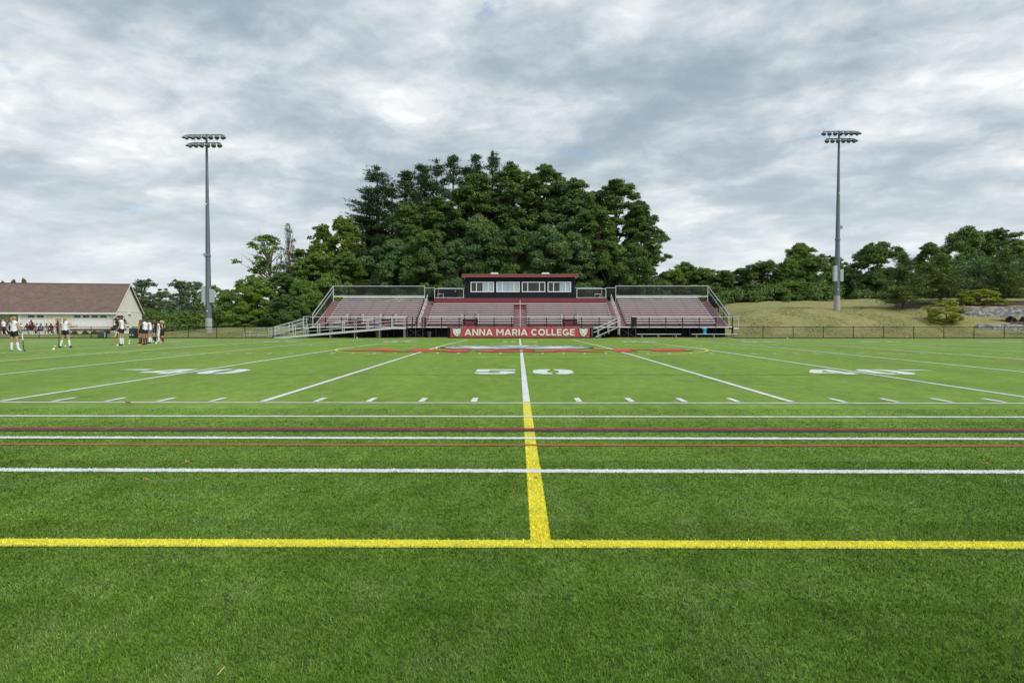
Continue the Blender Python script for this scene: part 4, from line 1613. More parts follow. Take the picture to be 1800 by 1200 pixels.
wl = MB()
wl.box(-W2, -W2 + .1, .002, 3.0, 0, TOPW).box(W2 - .1, W2, .002, 3.0, 0, TOPW).box(-W2 + .1, W2 - .1, 2.9, 3.0, 0, TOPW)
wl.box(-W2 + .1, W2 - .1, .75, .8, .0, TOPW)
wl.build('wall', M['navy'], pb)
rf = MB().box(-6.55, 6.55, -.45, 3.3, TOPW + .02, TOPW + .36).build('roof', M['roof_flat'], pb)
MB().box(-6.57, 6.57, -.475, -.452, TOPW + .04, TOPW + .30).build('fascia', M['fascia'], rf)
MB().box(-6.59, 6.59, -.485, -.452, TOPW + .302, TOPW + .37).build('roof_edge', M['counter'], rf)
MB().box(-6.575, -6.552, -.452, 3.3, TOPW, TOPW + .34).build('fascia', M['fascia'], rf)
MB().box(6.552, 6.575, -.452, 3.3, TOPW, TOPW + .34).build('fascia', M['fascia'], rf)
for x in (-2.85, 2.95):
    u = MB()
    v = [(x - .5, .5, TOPW + .361), (x + .5, .5, TOPW + .361), (x + .5, 1.3, TOPW + .361), (x - .5, 1.3, TOPW + .361),
         (x - .46, .6, TOPW + .60), (x + .30, .6, TOPW + .60), (x + .30, 1.2, TOPW + .60), (x - .46, 1.2, TOPW + .60)]
    u.add(v, [(0, 3, 2, 1), (4, 5, 6, 7), (0, 1, 5, 4), (1, 2, 6, 5), (2, 3, 7, 6), (3, 0, 4, 7)])
    MBo = u.build('roof_unit', M['ac'], pb)
PANES = ['ddbb', 'bbbb', 'dddd', 'ddbb']
for c, kinds in zip(WC, PANES):
    fr = MB()
    a, b = c - HWN, c + HWN
    t = .085
    fr.box(a, b, -.06, .06, wz0, wz0 + t).box(a, b, -.06, .06, wz1 - t, wz1)
    fr.box(a, a + t, -.06, .06, wz0 + t, wz1 - t).box(b - t, b, -.06, .06, wz0 + t, wz1 - t)
    cuts = [a + t, a + (b - a) * .25, a + (b - a) * .5, a + (b - a) * .75, b - t]
    w = fr.build('window', M['white'], pb)
    for q in (1, 3):
        MB().box(cuts[q] - .04, cuts[q] + .04, -.05, .05, wz0 + t, wz1 - t).build('mullion', M['white'], w)
    for i, kd in enumerate(kinds):
        MB().box(cuts[i] + .002, cuts[i + 1] - .002, -.005 + .006 * (i % 2), .0 + .006 * (i % 2), wz0 + t, wz1 - t).build('pane', M['blind'] if kd == 'b' else M['glass'], w)
    MB().box(cuts[2] - .012, cuts[2] + .012, -.02, -.008, wz0 + t, wz1 - t).build('sash_bar', M['bin'], w)

# ------------------------------------------------------------------ ramp and stairs
RY0, RY1 = 69.95, 70.75
rp = empty('access_ramp', (-26.4, RY0, GZ), 0, 'long silver access ramp with three rail bars climbing to the left wing', 'ramp')
RX0, RX1, RA, RB = -26.4, -11.35, -0.17, 0.93


def rz(x):
    return RA + (RB - RA) * min(1, max(0, (x - RX0 - 1.0) / (RX1 - RX0 - 2.2)))


def RP(mb, name, mat):
    mb.v = [(x + 26.4, y - RY0, z - GZ) for x, y, z in mb.v]
    return mb.build(name, mat, rp)


cuts = [RX0, RX0 + 1.0, RX1 - 1.2, RX1]
for a, b in zip(cuts[:-1], cuts[1:]):
    v = []
    for x in (a, b):
        zz = rz(x)
        v += [(x, RY0, zz - .20), (x, RY1, zz - .20), (x, RY1, zz), (x, RY0, zz)]
    RP(MB().add(v, [(0, 1, 2, 3), (7, 6, 5, 4), (0, 4, 5, 1), (1, 5, 6, 2), (2, 6, 7, 3), (3, 7, 4, 0)]), 'ramp_deck', M['alu_rail'])
    for y in (RY0 + .03, RY1 - .03):
        for h in (.98, .62, .30):
            RP(MB().tube((a, y, rz(a) + h), (b, y, rz(b) + h), .026 if h > .9 else .02), 'rail', M['alu_rail'])
n = 12
for k in range(n + 1):
    x = RX0 + .1 + (RX1 - RX0 - .2) * k / n
    for y in (RY0 + .03, RY1 - .03):
        low = GZ if k % 2 == 0 and rz(x) > .1 else rz(x)
        RP(MB().box(x - .028, x + .028, y - .028, y + .028, low - .02, rz(x) + .98), 'post', M['galv'] if k % 2 == 0 else M['alu_rail'])
mb = MB()
for y in (RY0 + .03,):
    mb.path([(RX0, y, RA + .62), (RX0 - 1.1, y, RA + .62), (RX0 - 1.1, y, GZ)], .026, 6)
    mb.tube((RX0, y, RA + .30), (RX0 - 1.1, y, RA + .30), .022)
    mb.tube((RX0 - .55, y, GZ), (RX0 - .55, y, RA + .62), .022)
RP(mb, 'rail_end', M['white'])


def stair(name, label, x_low, x_top, y0, y1, z_low, z_top):
    st = empty(name, (x_low, y0, z_low), 0, label, 'stairs', 'stairs of the grandstand')
    n = 6
    for i in range(n):
        xa = x_low + (x_top - x_low) * (i + .5) / (n + .5)
        xb = x_low + (x_top - x_low) * (i + 1.5) / (n + .5)
        a, b = sorted((xa, xb))
        z = z_low + (z_top - z_low) * (i + 1) / n
        MB().box(a - x_low, b - x_low, 0, y1 - y0, z - .045 - z_low, z - z_low).build('tread', M['alu_rail'], st)
    L, H = x_top - x_low, z_top - z_low
    for y in (.0, y1 - y0):
        mb = MB()
        v = [(0, y - .02, -.0), (L, y - .02, H - .1), (L, y - .02, H + .02), (0, y - .02, .14), (0, y + .02, 0), (L, y + .02, H - .1), (L, y + .02, H + .02), (0, y + .02, .14)]
        mb.add(v, [(0, 1, 2, 3), (7, 6, 5, 4), (0, 4, 5, 1), (1, 5, 6, 2), (2, 6, 7, 3), (3, 7, 4, 0)])
        mb.build('stringer', M['black'], st)
        for h in (.95, .62):
            mb = MB()
            sg = -1 if L > 0 else 1
            mb.path([(sg * .30, y, .0), (sg * .30, y, h - .05), (sg * .18, y, h), (.0, y, h + .02), (L, y, H + h)], .026, 6)
            mb.build('hand_rail', M['alu_rail'], st)
        for q in (.12, .55, 1.0):
            MB().box(L * q - .025, L * q + .025, y - .025, y + .025, H * q - .15 - (.6 if q == 1 else 0), H * q + .93).build('post', M['alu_rail'], st)
        mb = MB()
        mb.tube((0, y - .03, .12), (L, y - .03, H + .05), .028)
        mb.build('kick_rail', M['alu_rail'], st)
    return st


stair('entry_stairs', 'silver railed stairs rising rightward beside the banner to the stand', 7.75, 10.1, 69.95, 70.85, GZ, ZD - .02)
stair('end_stairs', 'silver railed stairs falling leftward behind the ramp at the stand end', -25.2, -21.9, 71.2, 72.3, -.1, ZD - .1)


# ------------------------------------------------------------------ fences
def fence(name, label, xs, y, group='black chain link fences around the field'):
    root = empty(name, (xs[0], y, GZ), 0, label, 'fence', group)
    H = 1.17
    for x in xs:
        MB().tube((x - xs[0], 0, -.1), (x - xs[0], 0, H), .034, n=8).sphere((x - xs[0], 0, H + .01), .04, 8, 4).build('post', M['black'], root)
    for a, b in zip(xs[:-1], xs[1:]):
        MB().tube((a - xs[0] + .035, 0, H - .03), (b - xs[0] - .035, 0, H - .03), .026).build('top_rail', M['black'], root)
        MB().tube((a - xs[0] + .035, 0, .07), (b - xs[0] - .035, 0, .07), .02).build('bottom_rail', M['black'], root)
        o = MB().weave(lambda u, v: (a - xs[0] + u, .004, .05 + v), b - a, H - .1, .11, .009).build('chain_link', M['wire'], root)
        o['kind'] = 'stuff'
    MB().box(0, xs[-1] - xs[0], -.02, .02, -.06, .05).build('base_board', M['black'], root)
    return root


FY = 69.6
fence('chain_link_fence', 'black chain link fence along the tan grass bank right of the grandstand', [21.3 + 2.97 * k for k in range(13)], FY)
fence('chain_link_fence', 'black chain link fence between the player group and the ramp', [-38.6 + 2.83 * k for k in range(6)], FY)
fence('chain_link_fence', 'black chain link fence in front of the cream shed', [-40.1 - 2.62 * k for k in range(8)][::-1], FY)
bf = [-7.0 + 2.06 * k for k in range(8)]
fence('chain_link_fence', 'black chain link fence carrying the red banner below the press box', bf, FY)

# banner
bn = empty('banner', (0.17, FY - .075, 0), 0, 'long red banner lettered ANNA MARIA COLLEGE with wildcat heads hung on the fence', 'banner')
BW, BZ0, BZ1 = 6.92, -0.07, 0.92


def wav(x, z):
    return .012 * math.sin(x * 2.1 + z * 3) + .008 * math.sin(x * 5.3 - z * 7) + .006 * math.sin(x * 11 + z * 2)


mb = MB()
nx, nz = 70, 6
vv = [(-BW + 2 * BW * i / nx, wav(i * .2, j), BZ0 + (BZ1 - BZ0) * j / nz - .02 * math.sin(math.pi * (i % 10) / 10) * (j == nz)) for j in range(nz + 1) for i in range(nx + 1)]
ff = [(j * (nx + 1) + i, j * (nx + 1) + i + 1, (j + 1) * (nx + 1) + i + 1, (j + 1) * (nx + 1) + i) for j in range(nz) for i in range(nx)]
mb.add(vv, ff).build('cloth', M['banner'], bn, True)
# geometric capitals, stroke width .24 of the cap height


def arc(cx, cy, rx, ry, a0, a1, w, n=14):
    o, i = [], []
    for k in range(n + 1):
        a = math.radians(a0 + (a1 - a0) * k / n)
        o.append((cx + rx * math.cos(a), cy + ry * math.sin(a)))
        i.append((cx + (rx - w) * math.cos(a), cy + (ry - w) * math.sin(a)))
    return [[o[k], o[k + 1], i[k + 1], i[k]] for k in range(n)]


SW = .235


def bar(x0, y0, x1, y1):
    return [(x0, y0), (x1, y0), (x1, y1), (x0, y1)]


LET = {
    'A': (1.08, [[(0, 0), (.25, 0), (.66, 1), (.42, 1)], [(1.08, 0), (.83, 0), (.42, 1), (.66, 1)], bar(.28, .18, .80, .37)]),
    'N': (.94, [bar(0, 0, .22, 1), bar(.72, 0, .94, 1), [(.22, 1), (.0, 1), (.72, 0), (.94, 0)]]),
    'M': (1.14, [bar(0, 0, .22, 1), bar(.92, 0, 1.14, 1), [(0, 1), (.24, 1), (.68, .32), (.46, .32)], [(1.14, 1), (.90, 1), (.46, .32), (.68, .32)]]),
    'R': (.86, [bar(0, 0, .23, 1), bar(.2, .8, .5, 1), bar(.2, .33, .5, .52)] + arc(.48, .665, .36, .335, -90, 90, .2) + [[(.36, .35), (.58, .38), (.86, 0), (.60, 0)]]),
    'I': (.23, [bar(0, 0, .23, 1)]),
    'C': (.98, arc(.52, .5, .52, .52, 42, 318, .235, 22)),
    'O': (1.1, arc(.55, .5, .55, .52, 0, 360, .235, 28)),
    'L': (.72, [bar(0, 0, .23, 1), bar(.23, 0, .72, .2)]),
    'E': (.76, [bar(0, 0, .23, 1), bar(.23, 0, .76, .19), bar(.23, .41, .68, .59), bar(.23, .81, .76, 1)]),
    'G': (1.02, arc(.52, .5, .52, .52, 42, 340, .235, 24) + [bar(.56, .34, 1.0, .52), bar(.78, .1, 1.0, .36)]),
}
txt = 'ANNA MARIA COLLEGE'
adv = []
x = 0
for ch in txt:
    adv.append(x)
    x += .42 if ch == ' ' else LET[ch][0] + .13
tot = x - .13
sx = 10.94 / tot
for ci, (ch, x) in enumerate(zip(txt, adv)):
    if ch == ' ':
        continue
    mb = MB()
    for k, p in enumerate(LET[ch][1]):
        pts = [(-5.51 + (x + u) * sx, .10 + v * .64) for u, v in p]
        area = sum(pts[i][0] * pts[(i + 1) % len(pts)][1] - pts[(i + 1) % len(pts)][0] * pts[i][1] for i in range(len(pts)))
        if area < 0:
            pts = pts[::-1]
        mb.poly([(u, -.032 - .0012 * (k % 7), v) for u, v in pts])
    mb.build('letter', M['print_white'], bn)
for ex in (-6.28, 6.30):
    head = None
    for li, (mk, polys) in enumerate(CAT):
        mb = MB()
        for p in polys:
            mb.poly([(ex + u * .92, -.034 - .004 * li, .43 + v * .94) for u, v in p])
        o = mb.build('emblem' if head is None else 'emblem_shape', M[mk], bn if head is None else head)
        if head is not None:
            o['kind'] = 'stuff'
        head = head or o


# ------------------------------------------------------------------ light masts
def mast(px, py_base, py_top, Y, side, label):
    b = at(px, py_base, Y)
    H = at(px, py_top, Y).z - b.z
    root = empty('light_mast', (b.x, Y, b.z), 0, label, 'light mast', 'floodlight masts behind the field')
    MB().lathe((0, 0, 0), [(.36, -.6), (.36, 0), (.35, 1.25), (.33, 1.28)], 12).build('concrete_foot', M['concrete'], root)
    MB().lathe((0, 0, 0), [(.315, 1.28), (.30, 4.0), (.26, H * .35), (.20, H * .6), (.145, H * .8), (.11, H - .1), (.09, H)], 12).build('pole', M['pole'], root)
    MB().lathe((0, 0, 0), [(.305, 7.9), (.315, 7.9), (.30, 8.1), (.29, 8.1)], 12).build('joint_collar', M['pole'], root)
    for z, hw, n in ((H - .12, 1.88, 7), (H - .98, 1.52, 6)):
        arm = MB().box(-hw, hw, -.19, -.09, z - .05, z + .05).build('cross_arm', M['pole'], root)
        for k in range(n):
            x = -hw * 1.03 + 2.06 * hw * k / (n - 1)
            yaw = -side * .10 + x * .30
            ax = Vector((math.sin(yaw) * .8, -math.cos(yaw) * .8, -.62)).normalized()
            c = Vector((x, -.42, z - .30))
            lp = MB().lathe(c, [(.07, -.26), (.16, -.20), (.235, -.08), (.262, .10), (.262, .14)], 14, axis=ax).build('floodlight', M['lamp'], arm, True)
            lp.data.polygons[-1].use_smooth = False
            MB().lathe(c, [(.24, .142), (.24, .15)], 14, axis=ax).build('lens', M['lens'], arm)
            # visor over the upper half of the bowl
            q = Vector((0, 0, 1)).rotation_difference(ax)
            up = Vector((0, 0, 1)) - ax * ax.z
            up.normalize()
            sd = ax.cross(up)
            vm = MB()
            pts = []
            for j in range(11):
                t = math.radians(-10 + 200 * j / 10)
                d = sd * math.cos(t) + up * math.sin(t)
                e = .12 + .30 * max(0, math.sin(t))
                pts.append((c + d * .266 + ax * .12, c + d * .275 + ax * (.14 + e)))
            vv = [p for a in pts for p in a]
            vm.add(vv, [(2 * j, 2 * j + 1, 2 * j + 3, 2 * j + 2) for j in range(10)])
            vm.build('visor', M['lamp'], arm, True)
            MB().box(x - .03, x + .03, -.40, -.12, z - .12, z - .02).build('lamp_bracket', M['pole'], arm)
    for x in (-1.2, 1.2):
        MB().tube((x, -.12, H - .95), (x, -.12, H - .15), .02).build('tie_rod', M['pole'], root)
    for sx_, z0, z1 in ((-.42, 2.95, 4.75) if side < 0 else (-.30, 3.0, 4.85), (.42, 2.95, 4.4) if side < 0 else (.42, 3.0, 4.45)):
        bx = MB().box(sx_ - .20, sx_ + .20, -.30, .12, z0, z1).build('ballast_cabinet', M['box_grey'], root)
        MB().box(sx_ - .18, sx_ + .18, -.315, -.302, z0 + .04, z0 + (z1 - z0) * .62).build('cabinet_door', M['box_grey'], bx)
        MB().box(sx_ - .18, sx_ + .18, -.315, -.302, z0 + (z1 - z0) * .65, z1 - .04).build('cabinet_door', M['box_grey'], bx)
    zs = H * .385 if side < 0 else H * .452
    MB().lathe((side * -.0 + (-.22 if side < 0 else .24), -.18, zs), [(.10, -.3), (.19, -.26), (.21, .06), (.23, .1)], 10, axis=(0.2 * -side, -1, -.25)).build('speaker_horn', M['box_grey'], root)
    for z in (2.0, H * .64):
        MB().box(-.06, .06, -.33, -.24, z, z + .12).build('pole_tag', M['white'], root)
    return root


mast(367, 580, 236, 75.5, -1, 'tall grey floodlight mast on the left, behind the fence by the bushes')
mast(1471, 539, 230, 84.0, 1, 'tall grey floodlight mast on the right, standing on the grass bank')

# ------------------------------------------------------------------ shed
SHX, SHY, SHA = -48.6, 84.0, math.radians(12.3)
shed = empty('field_house', (SHX, SHY, 0), SHA, 'long cream field house with brown shingle roof at the left edge', 'building')


def roof_mat():
    m, nt, b = new_mat('shingles')
    tc = nt.nodes.new('ShaderNodeTexCoord')
    br = nt.nodes.new('ShaderNodeTexBrick')
    br.inputs['Scale'].default_value = 1.0
    br.inputs['Brick Width'].default_value = .33
    br.inputs['Row Height'].default_value = .14
    br.inputs['Mortar Size'].default_value = .008
    br.inputs['Color1'].default_value = (0.15, 0.092, 0.072, 1)
    br.inputs['Color2'].default_value = (0.176, 0.140, 0.121, 1)
    br.inputs['Mortar'].default_value = (0.11, 0.065, 0.052, 1)
    nt.links.new(tc.outputs['Object'], br.inputs['Vector'])
    f = noise(nt, tc.outputs['Object'], 1.2, 5.0, 0.65)
    nt.links.new(mixc(nt, 1.0, br.outputs['Color'], ramp(nt, f, [(0.3, (.85, .85, .87)), (0.7, (1.15, 1.12, 1.12))]), 'MULTIPLY'), b.inputs['Base Color'])
    b.inputs['Roughness'].default_value = 0.9
    return m


M['shingle'] = roof_mat()
EZ, RZZ, DEP, LEN = 2.78, 6.22, 10.0, 26.0
# front wall of clapboards, butted round the openings (x0, x1, z0, z1)
OPEN = [(-4.6, -.85, .72, 2.33), (-6.5, -5.84, 0.0, 1.86), (-9.55, -7.6, 0.0, 2.33), (-26.0, -10.25, 0.0, 2.45)]
z = 0.0
while z < EZ - .01:
    z1 = min(z + .15, EZ)
    zs = sorted({z, z1} | {q for o in OPEN for q in (o[2], o[3]) if z + .004 < q < z1 - .004})
    for lo, hi in zip(zs[:-1], zs[1:]):
        segs = [(-LEN, 0.0)]
        for a, b, c0, c1 in OPEN:
            if lo >= c0 - .004 and hi <= c1 + .004:
                nxt = []
                for s0, s1 in segs:
                    if b <= s0 or a >= s1:
                        nxt.append((s0, s1))
                    else:
                        if a - s0 > .02:
                            nxt.append((s0, a))
                        if s1 - b > .02:
                            nxt.append((b, s1))
                segs = nxt
        for a, b in segs:
            v = [(a, .0, lo), (b, .0, lo), (b, -.022, lo), (a, -.022, lo), (a, .004, hi), (b, .004, hi), (b, -.006, hi), (a, -.006, hi)]
            MB().add(v, [(0, 1, 2, 3), (7, 6, 5, 4), (3, 2, 6, 7), (2, 1, 5, 6), (1, 0, 4, 5), (0, 3, 7, 4)]).build('siding_board', M['cream'], shed)
    z = z1
# gable wall and back
gb = MB()
g = [(0, .005, 0), (0, DEP, 0), (0, DEP, EZ), (0, DEP / 2, RZZ - .05), (0, .005, EZ)]
g2 = [(-.15, y, z) for _, y, z in g]
gb.add(g + g2, [(0, 1, 2, 3, 4), (9, 8, 7, 6, 5), (0, 5, 6, 1), (1, 6, 7, 2), (2, 7, 8, 3), (3, 8, 9, 4), (4, 9, 5, 0)])
gb.build('gable_wall', M['gable'], shed)
MB().box(-LEN, -.16, DEP - .15, DEP, 0, EZ).build('rear_wall', M['cream'], shed)
MB().box(.002, .03, 0, DEP, EZ - .08, EZ + .08).build('gable_trim', M['white'], shed)
MB().box(-.14, .035, -.03, .08, 0, EZ - .1).build('corner_board', M['white'], shed)
MB().box(-.02, .035, DEP - .08, DEP + .03, 0, EZ - .1).build('corner_board', M['white'], shed)
rf = MB()
ov = .35
sl = (RZZ - EZ) / (DEP / 2)
for s in (0, 1):
    ye = -ov if s == 0 else DEP + ov
    ze = EZ - sl * ov + .05
    v = [(-LEN, ye, ze), (.25, ye, ze), (.25, DEP / 2, RZZ + .05), (-LEN, DEP / 2, RZZ + .05)]
    v2 = [(x, y, z - .12) for x, y, z in v]
    rf.add(v + v2, [(0, 1, 2, 3), (7, 6, 5, 4), (0, 4, 5, 1), (1, 5, 6, 2), (3, 2, 6, 7), (0, 3, 7, 4)])
rfo = rf.build('roof', M['shingle'], shed)
MB().box(-LEN, .26, DEP / 2 - .12, DEP / 2 + .12, RZZ + .03, RZZ + .09).build('ridge_cap', M['counter'], rfo)
gut = MB()
gut.box(-LEN, .27, -ov - .11, -ov - .005, EZ - sl * ov - .14, EZ - sl * ov + .02)
gut.build('gutter', M['white'], shed)
MB().box(-LEN, .2, -ov + .002, -.03, EZ - sl * ov - .2, EZ - sl * ov - .14).build('soffit', M['white'], shed)
MB().box(-LEN, .02, -.05, -.024, EZ - .42, EZ - .18).build('frieze_board', M['white'], shed)
for s, ya, yb in ((0, -ov, DEP / 2), (1, DEP + ov, DEP / 2)):
    v = [(.251, ya, EZ - sl * ov - .10), (.251, yb, RZZ - .10), (.251, yb, RZZ + .06), (.251, ya, EZ - sl * ov + .06)]
    v2 = [(x + .03, y, z) for x, y, z in v]
    MB().add(v + v2, [(0, 1, 2, 3), (7, 6, 5, 4), (0, 4, 5, 1), (1, 5, 6, 2), (2, 6, 7, 3), (3, 7, 4, 0)]).build('rake_board', M['white'], shed)
MB().tube((-.10, -.14, .1), (-.10, -.14, EZ - .45), .045).build('downspout', M['white'], shed)


def trim(a, b, c0, c1, w=.12, parent=shed, bottom=False):
    mb = MB()
    mb.box(a - w, a, -.05, -.01, c0, c1 + w).box(b, b + w, -.05, -.01, c0, c1 + w).box(a, b, -.05, -.01, c1, c1 + w)
    if bottom:
        mb.box(a - w, b + w, -.07, -.01, c0 - .08, c0)
    return mb.build('door_frame', M['white'], parent)


for a, b, c0, c1, nw in ((-4.6, -.85, .72, 2.33, 4), (-9.55, -7.6, 0.0, 2.33, 2)):
    trim(a, b, c0, c1, bottom=c0 > 0)
    dr = MB()
    n = 4 if c0 > 0 else 5
    door = empty('overhead_door', (0, 0, 0))
    door.parent = shed
    for k in range(n):
        za, zb = c0 + (c1 - c0) * k / n, c0 + (c1 - c0) * (k + 1) / n
        MB().box(a + .002, b - .002, .03 + .004 * (k % 2), .07, za + .006, zb - .006).build('door_panel', M['white'], door)
    for k in range(nw):
        w = (b - a) / nw
        xa = a + w * (k + .14)
        xb = a + w * (k + .86)
        f = MB()
        zb0, zb1 = 1.98, 2.24
        f.box(xa - .03, xb + .03, .0, .029, zb0 - .03, zb0).box(xa - .03, xb + .03, .0, .029, zb1, zb1 + .03).box(xa - .03, xa, .0, .029, zb0, zb1).box(xb, xb + .03, .0, .029, zb0, zb1)
        f.build('window_frame', M['white'], door)
        m_ = (xa + xb) / 2
        MB().box(xa, m_ - .015, .012, .028, zb0, zb1).build('pane', M['glass'], door)
        MB().box(m_ + .015, xb, .012, .028, zb0, zb1).build('pane', M['glass'], door)
trim(-6.5, -5.84, 0, 1.86)
MB().box(-6.498, -5.842, .02, .07, 0, 1.858).build('door', M['door'], shed)
# serving counter and planting bench under the wide shutter
MB().box(-4.75, -.3, -.62, -.02, .46, .64).build('counter', M['counter'], shed)
MB().box(-4.7, -.35, -.55, -.024, 0, .458).build('counter_base', M['cream'], shed)
lamp = MB().box(-5.25, -4.85, -.22, -.024, 2.42, 2.62).build('wall_lamp', M['box_grey'], shed)
MB().box(-7.2, -7.0, -.12, -.024, 2.02, 2.16).build('wall_box', M['white'], shed)
# recessed porch at the left
MB().box(-26, -10.3, 2.4, 2.5, 0, 2.9).build('porch_wall', M['cream'], shed)
MB().box(-13.2, -11.0, 2.36, 2.398, 0, 1.55).build('porch_door', M['dark_in'], shed)
MB().box(-12.7, -11.0, 2.33, 2.358, 1.62, 2.2).build('porch_sign', M['print_white'], shed)
MB().box(-11.95, -11.7, 2.31, 2.328, 1.8, 2.0).build('sign_mark', M['bin'], shed)
MB().box(-15.5, -13.4, 2.36, 2.398, .4, 1.6).build('porch_window', M['glass'], shed)
MB().box(-10.42, -10.22, -.05, 2.4, 0, 2.45).build('porch_post', M['white'], shed)
MB().box(-26, -10.22, -.055, -.012, 2.45, 2.6).build('porch_beam', M['white'], shed)
# gable door
MB().box(.001, .05, 1.2, 2.6, 0, 2.35).build('gable_door', M['white'], shed)
for k in range(3):
    MB().box(.051, .06, 1.35 + k * .4, 1.62 + k * .4, 1.88, 2.2).build('pane', M['glass'], shed)
MB().box(.001, .18, 4.4, 5.6, 2.45, 2.55).build('gable_lamp', M['white'], shed)


def shed_pt(s, off=0.0):
    return Vector((SHX + s * math.cos(SHA) + off * math.sin(SHA), SHY + s * math.sin(SHA) - off * math.cos(SHA), 0))


for i, (s, lab) in enumerate([(-4.1, 'small low plant under the shutter counter, left one'), (-2.9, 'low rounded plant under the middle of the shutter counter'), (-1.9, 'low plant under the counter right of the middle'), (-.6, 'taller plant at the corner of the field house')]):
    p = shed_pt(s, 1.1)
    plant((p.x, p.y, -.02), .48 + .12 * (i == 3), .42, 'ball', 'lf_olive', 700 + i, lab, name='low_plant', cat='plant', group='plants in front of the field house')
p = shed_pt(1.2, 2.2)
plant((p.x, p.y, 0), 2.3, .85, 'airy', 'lf_purple', 710, 'small purple leaved tree by the gable end of the field house', name='small_tree')
p = ground_at(1, 1)


# ------------------------------------------------------------------ people
def skin_mats():
    M['skin'] = plain('skin', (0.50, 0.29, 0.20), 0.55, 0, 0.06, 9)
    M['skin_tan'] = plain('tan_skin', (0.36, 0.19, 0.12), 0.55, 0, 0.06, 9)
    M['skin_dark'] = plain('dark_skin', (0.12, 0.065, 0.045), 0.5, 0, 0.06, 9)
    M['c_white'] = plain('white_cloth', (0.76, 0.78, 0.83), 0.8, 0, 0.07, 7)
    M['c_black'] = plain('black_cloth', (0.014, 0.014, 0.017), 0.8, 0, 0.15, 7)
    M['c_maroon'] = plain('maroon_cloth', (0.17, 0.015, 0.03), 0.8, 0, 0.12, 7)
    M['c_grey'] = plain('grey_cloth', (0.25, 0.27, 0.29), 0.8, 0, 0.1, 7)
    M['c_navy'] = plain('navy_cloth', (0.03, 0.04, 0.07), 0.8, 0, 0.15, 7)
    M['c_plaid'] = plain('blue_grey_cloth', (0.12, 0.19, 0.24), 0.8, 0, 0.5, 14)
    M['h_blond'] = plain('blond_hair', (0.36, 0.235, 0.10), 0.6, 0, 0.12, 22)
    M['h_pale'] = plain('pale_blond_hair', (0.62, 0.48, 0.26), 0.6, 0, 0.2, 22)
    M['h_brown'] = plain('brown_hair', (0.085, 0.045, 0.028), 0.6, 0, 0.25, 22)
    M['h_black'] = plain('black_hair', (0.014, 0.012, 0.012), 0.55, 0, 0.2, 22)
    M['eye'] = plain('eye', (0.02, 0.016, 0.014), 0.3)


skin_mats()
BASE = dict(pelvis=(0, 0, .93), waist=(0, .0, 1.07), chest=(0, .01, 1.25), upper=(0, 0, 1.36), neck=(0, .0, 1.44), jaw=(0, .02, 1.51), head=(0, .01, 1.585), top=(0, -.005, 1.655),
            shL=(-.165, 0, 1.365), elL=(-.215, -.03, 1.10), wrL=(-.225, .05, .87), haL=(-.222, .07, .79),
            shR=(.165, 0, 1.365), elR=(.215, -.03, 1.10), wrR=(.225, .05, .87), haR=(.222, .07, .79),
            hiL=(-.088, 0, .88), knL=(-.10, .02, .49), anL=(-.105, -.02, .09), toL=(-.12, .14, .035),
            hiR=(.088, 0, .88), knR=(.10, .02, .49), anR=(.105, -.02, .09), toR=(.12, .14, .035))
RAD = dict(pelvis=.135, waist=.118, chest=.13, upper=.105, neck=.055, jaw=.07, head=.092, top=.062, sh=.058, el=.042, wr=.030, ha=.030, hi=.092, kn=.062, an=.042, to=.034)
EDG = [('pelvis', 'waist'), ('waist', 'chest'), ('chest', 'upper'), ('upper', 'neck'), ('neck', 'jaw'), ('jaw', 'head'), ('head', 'top')]
for s in 'LR':
    EDG += [('upper', 'sh' + s), ('sh' + s, 'el' + s), ('el' + s, 'wr' + s), ('wr' + s, 'ha' + s), ('pelvis', 'hi' + s), ('hi' + s, 'kn' + s), ('kn' + s, 'an' + s), ('an' + s, 'to' + s)]


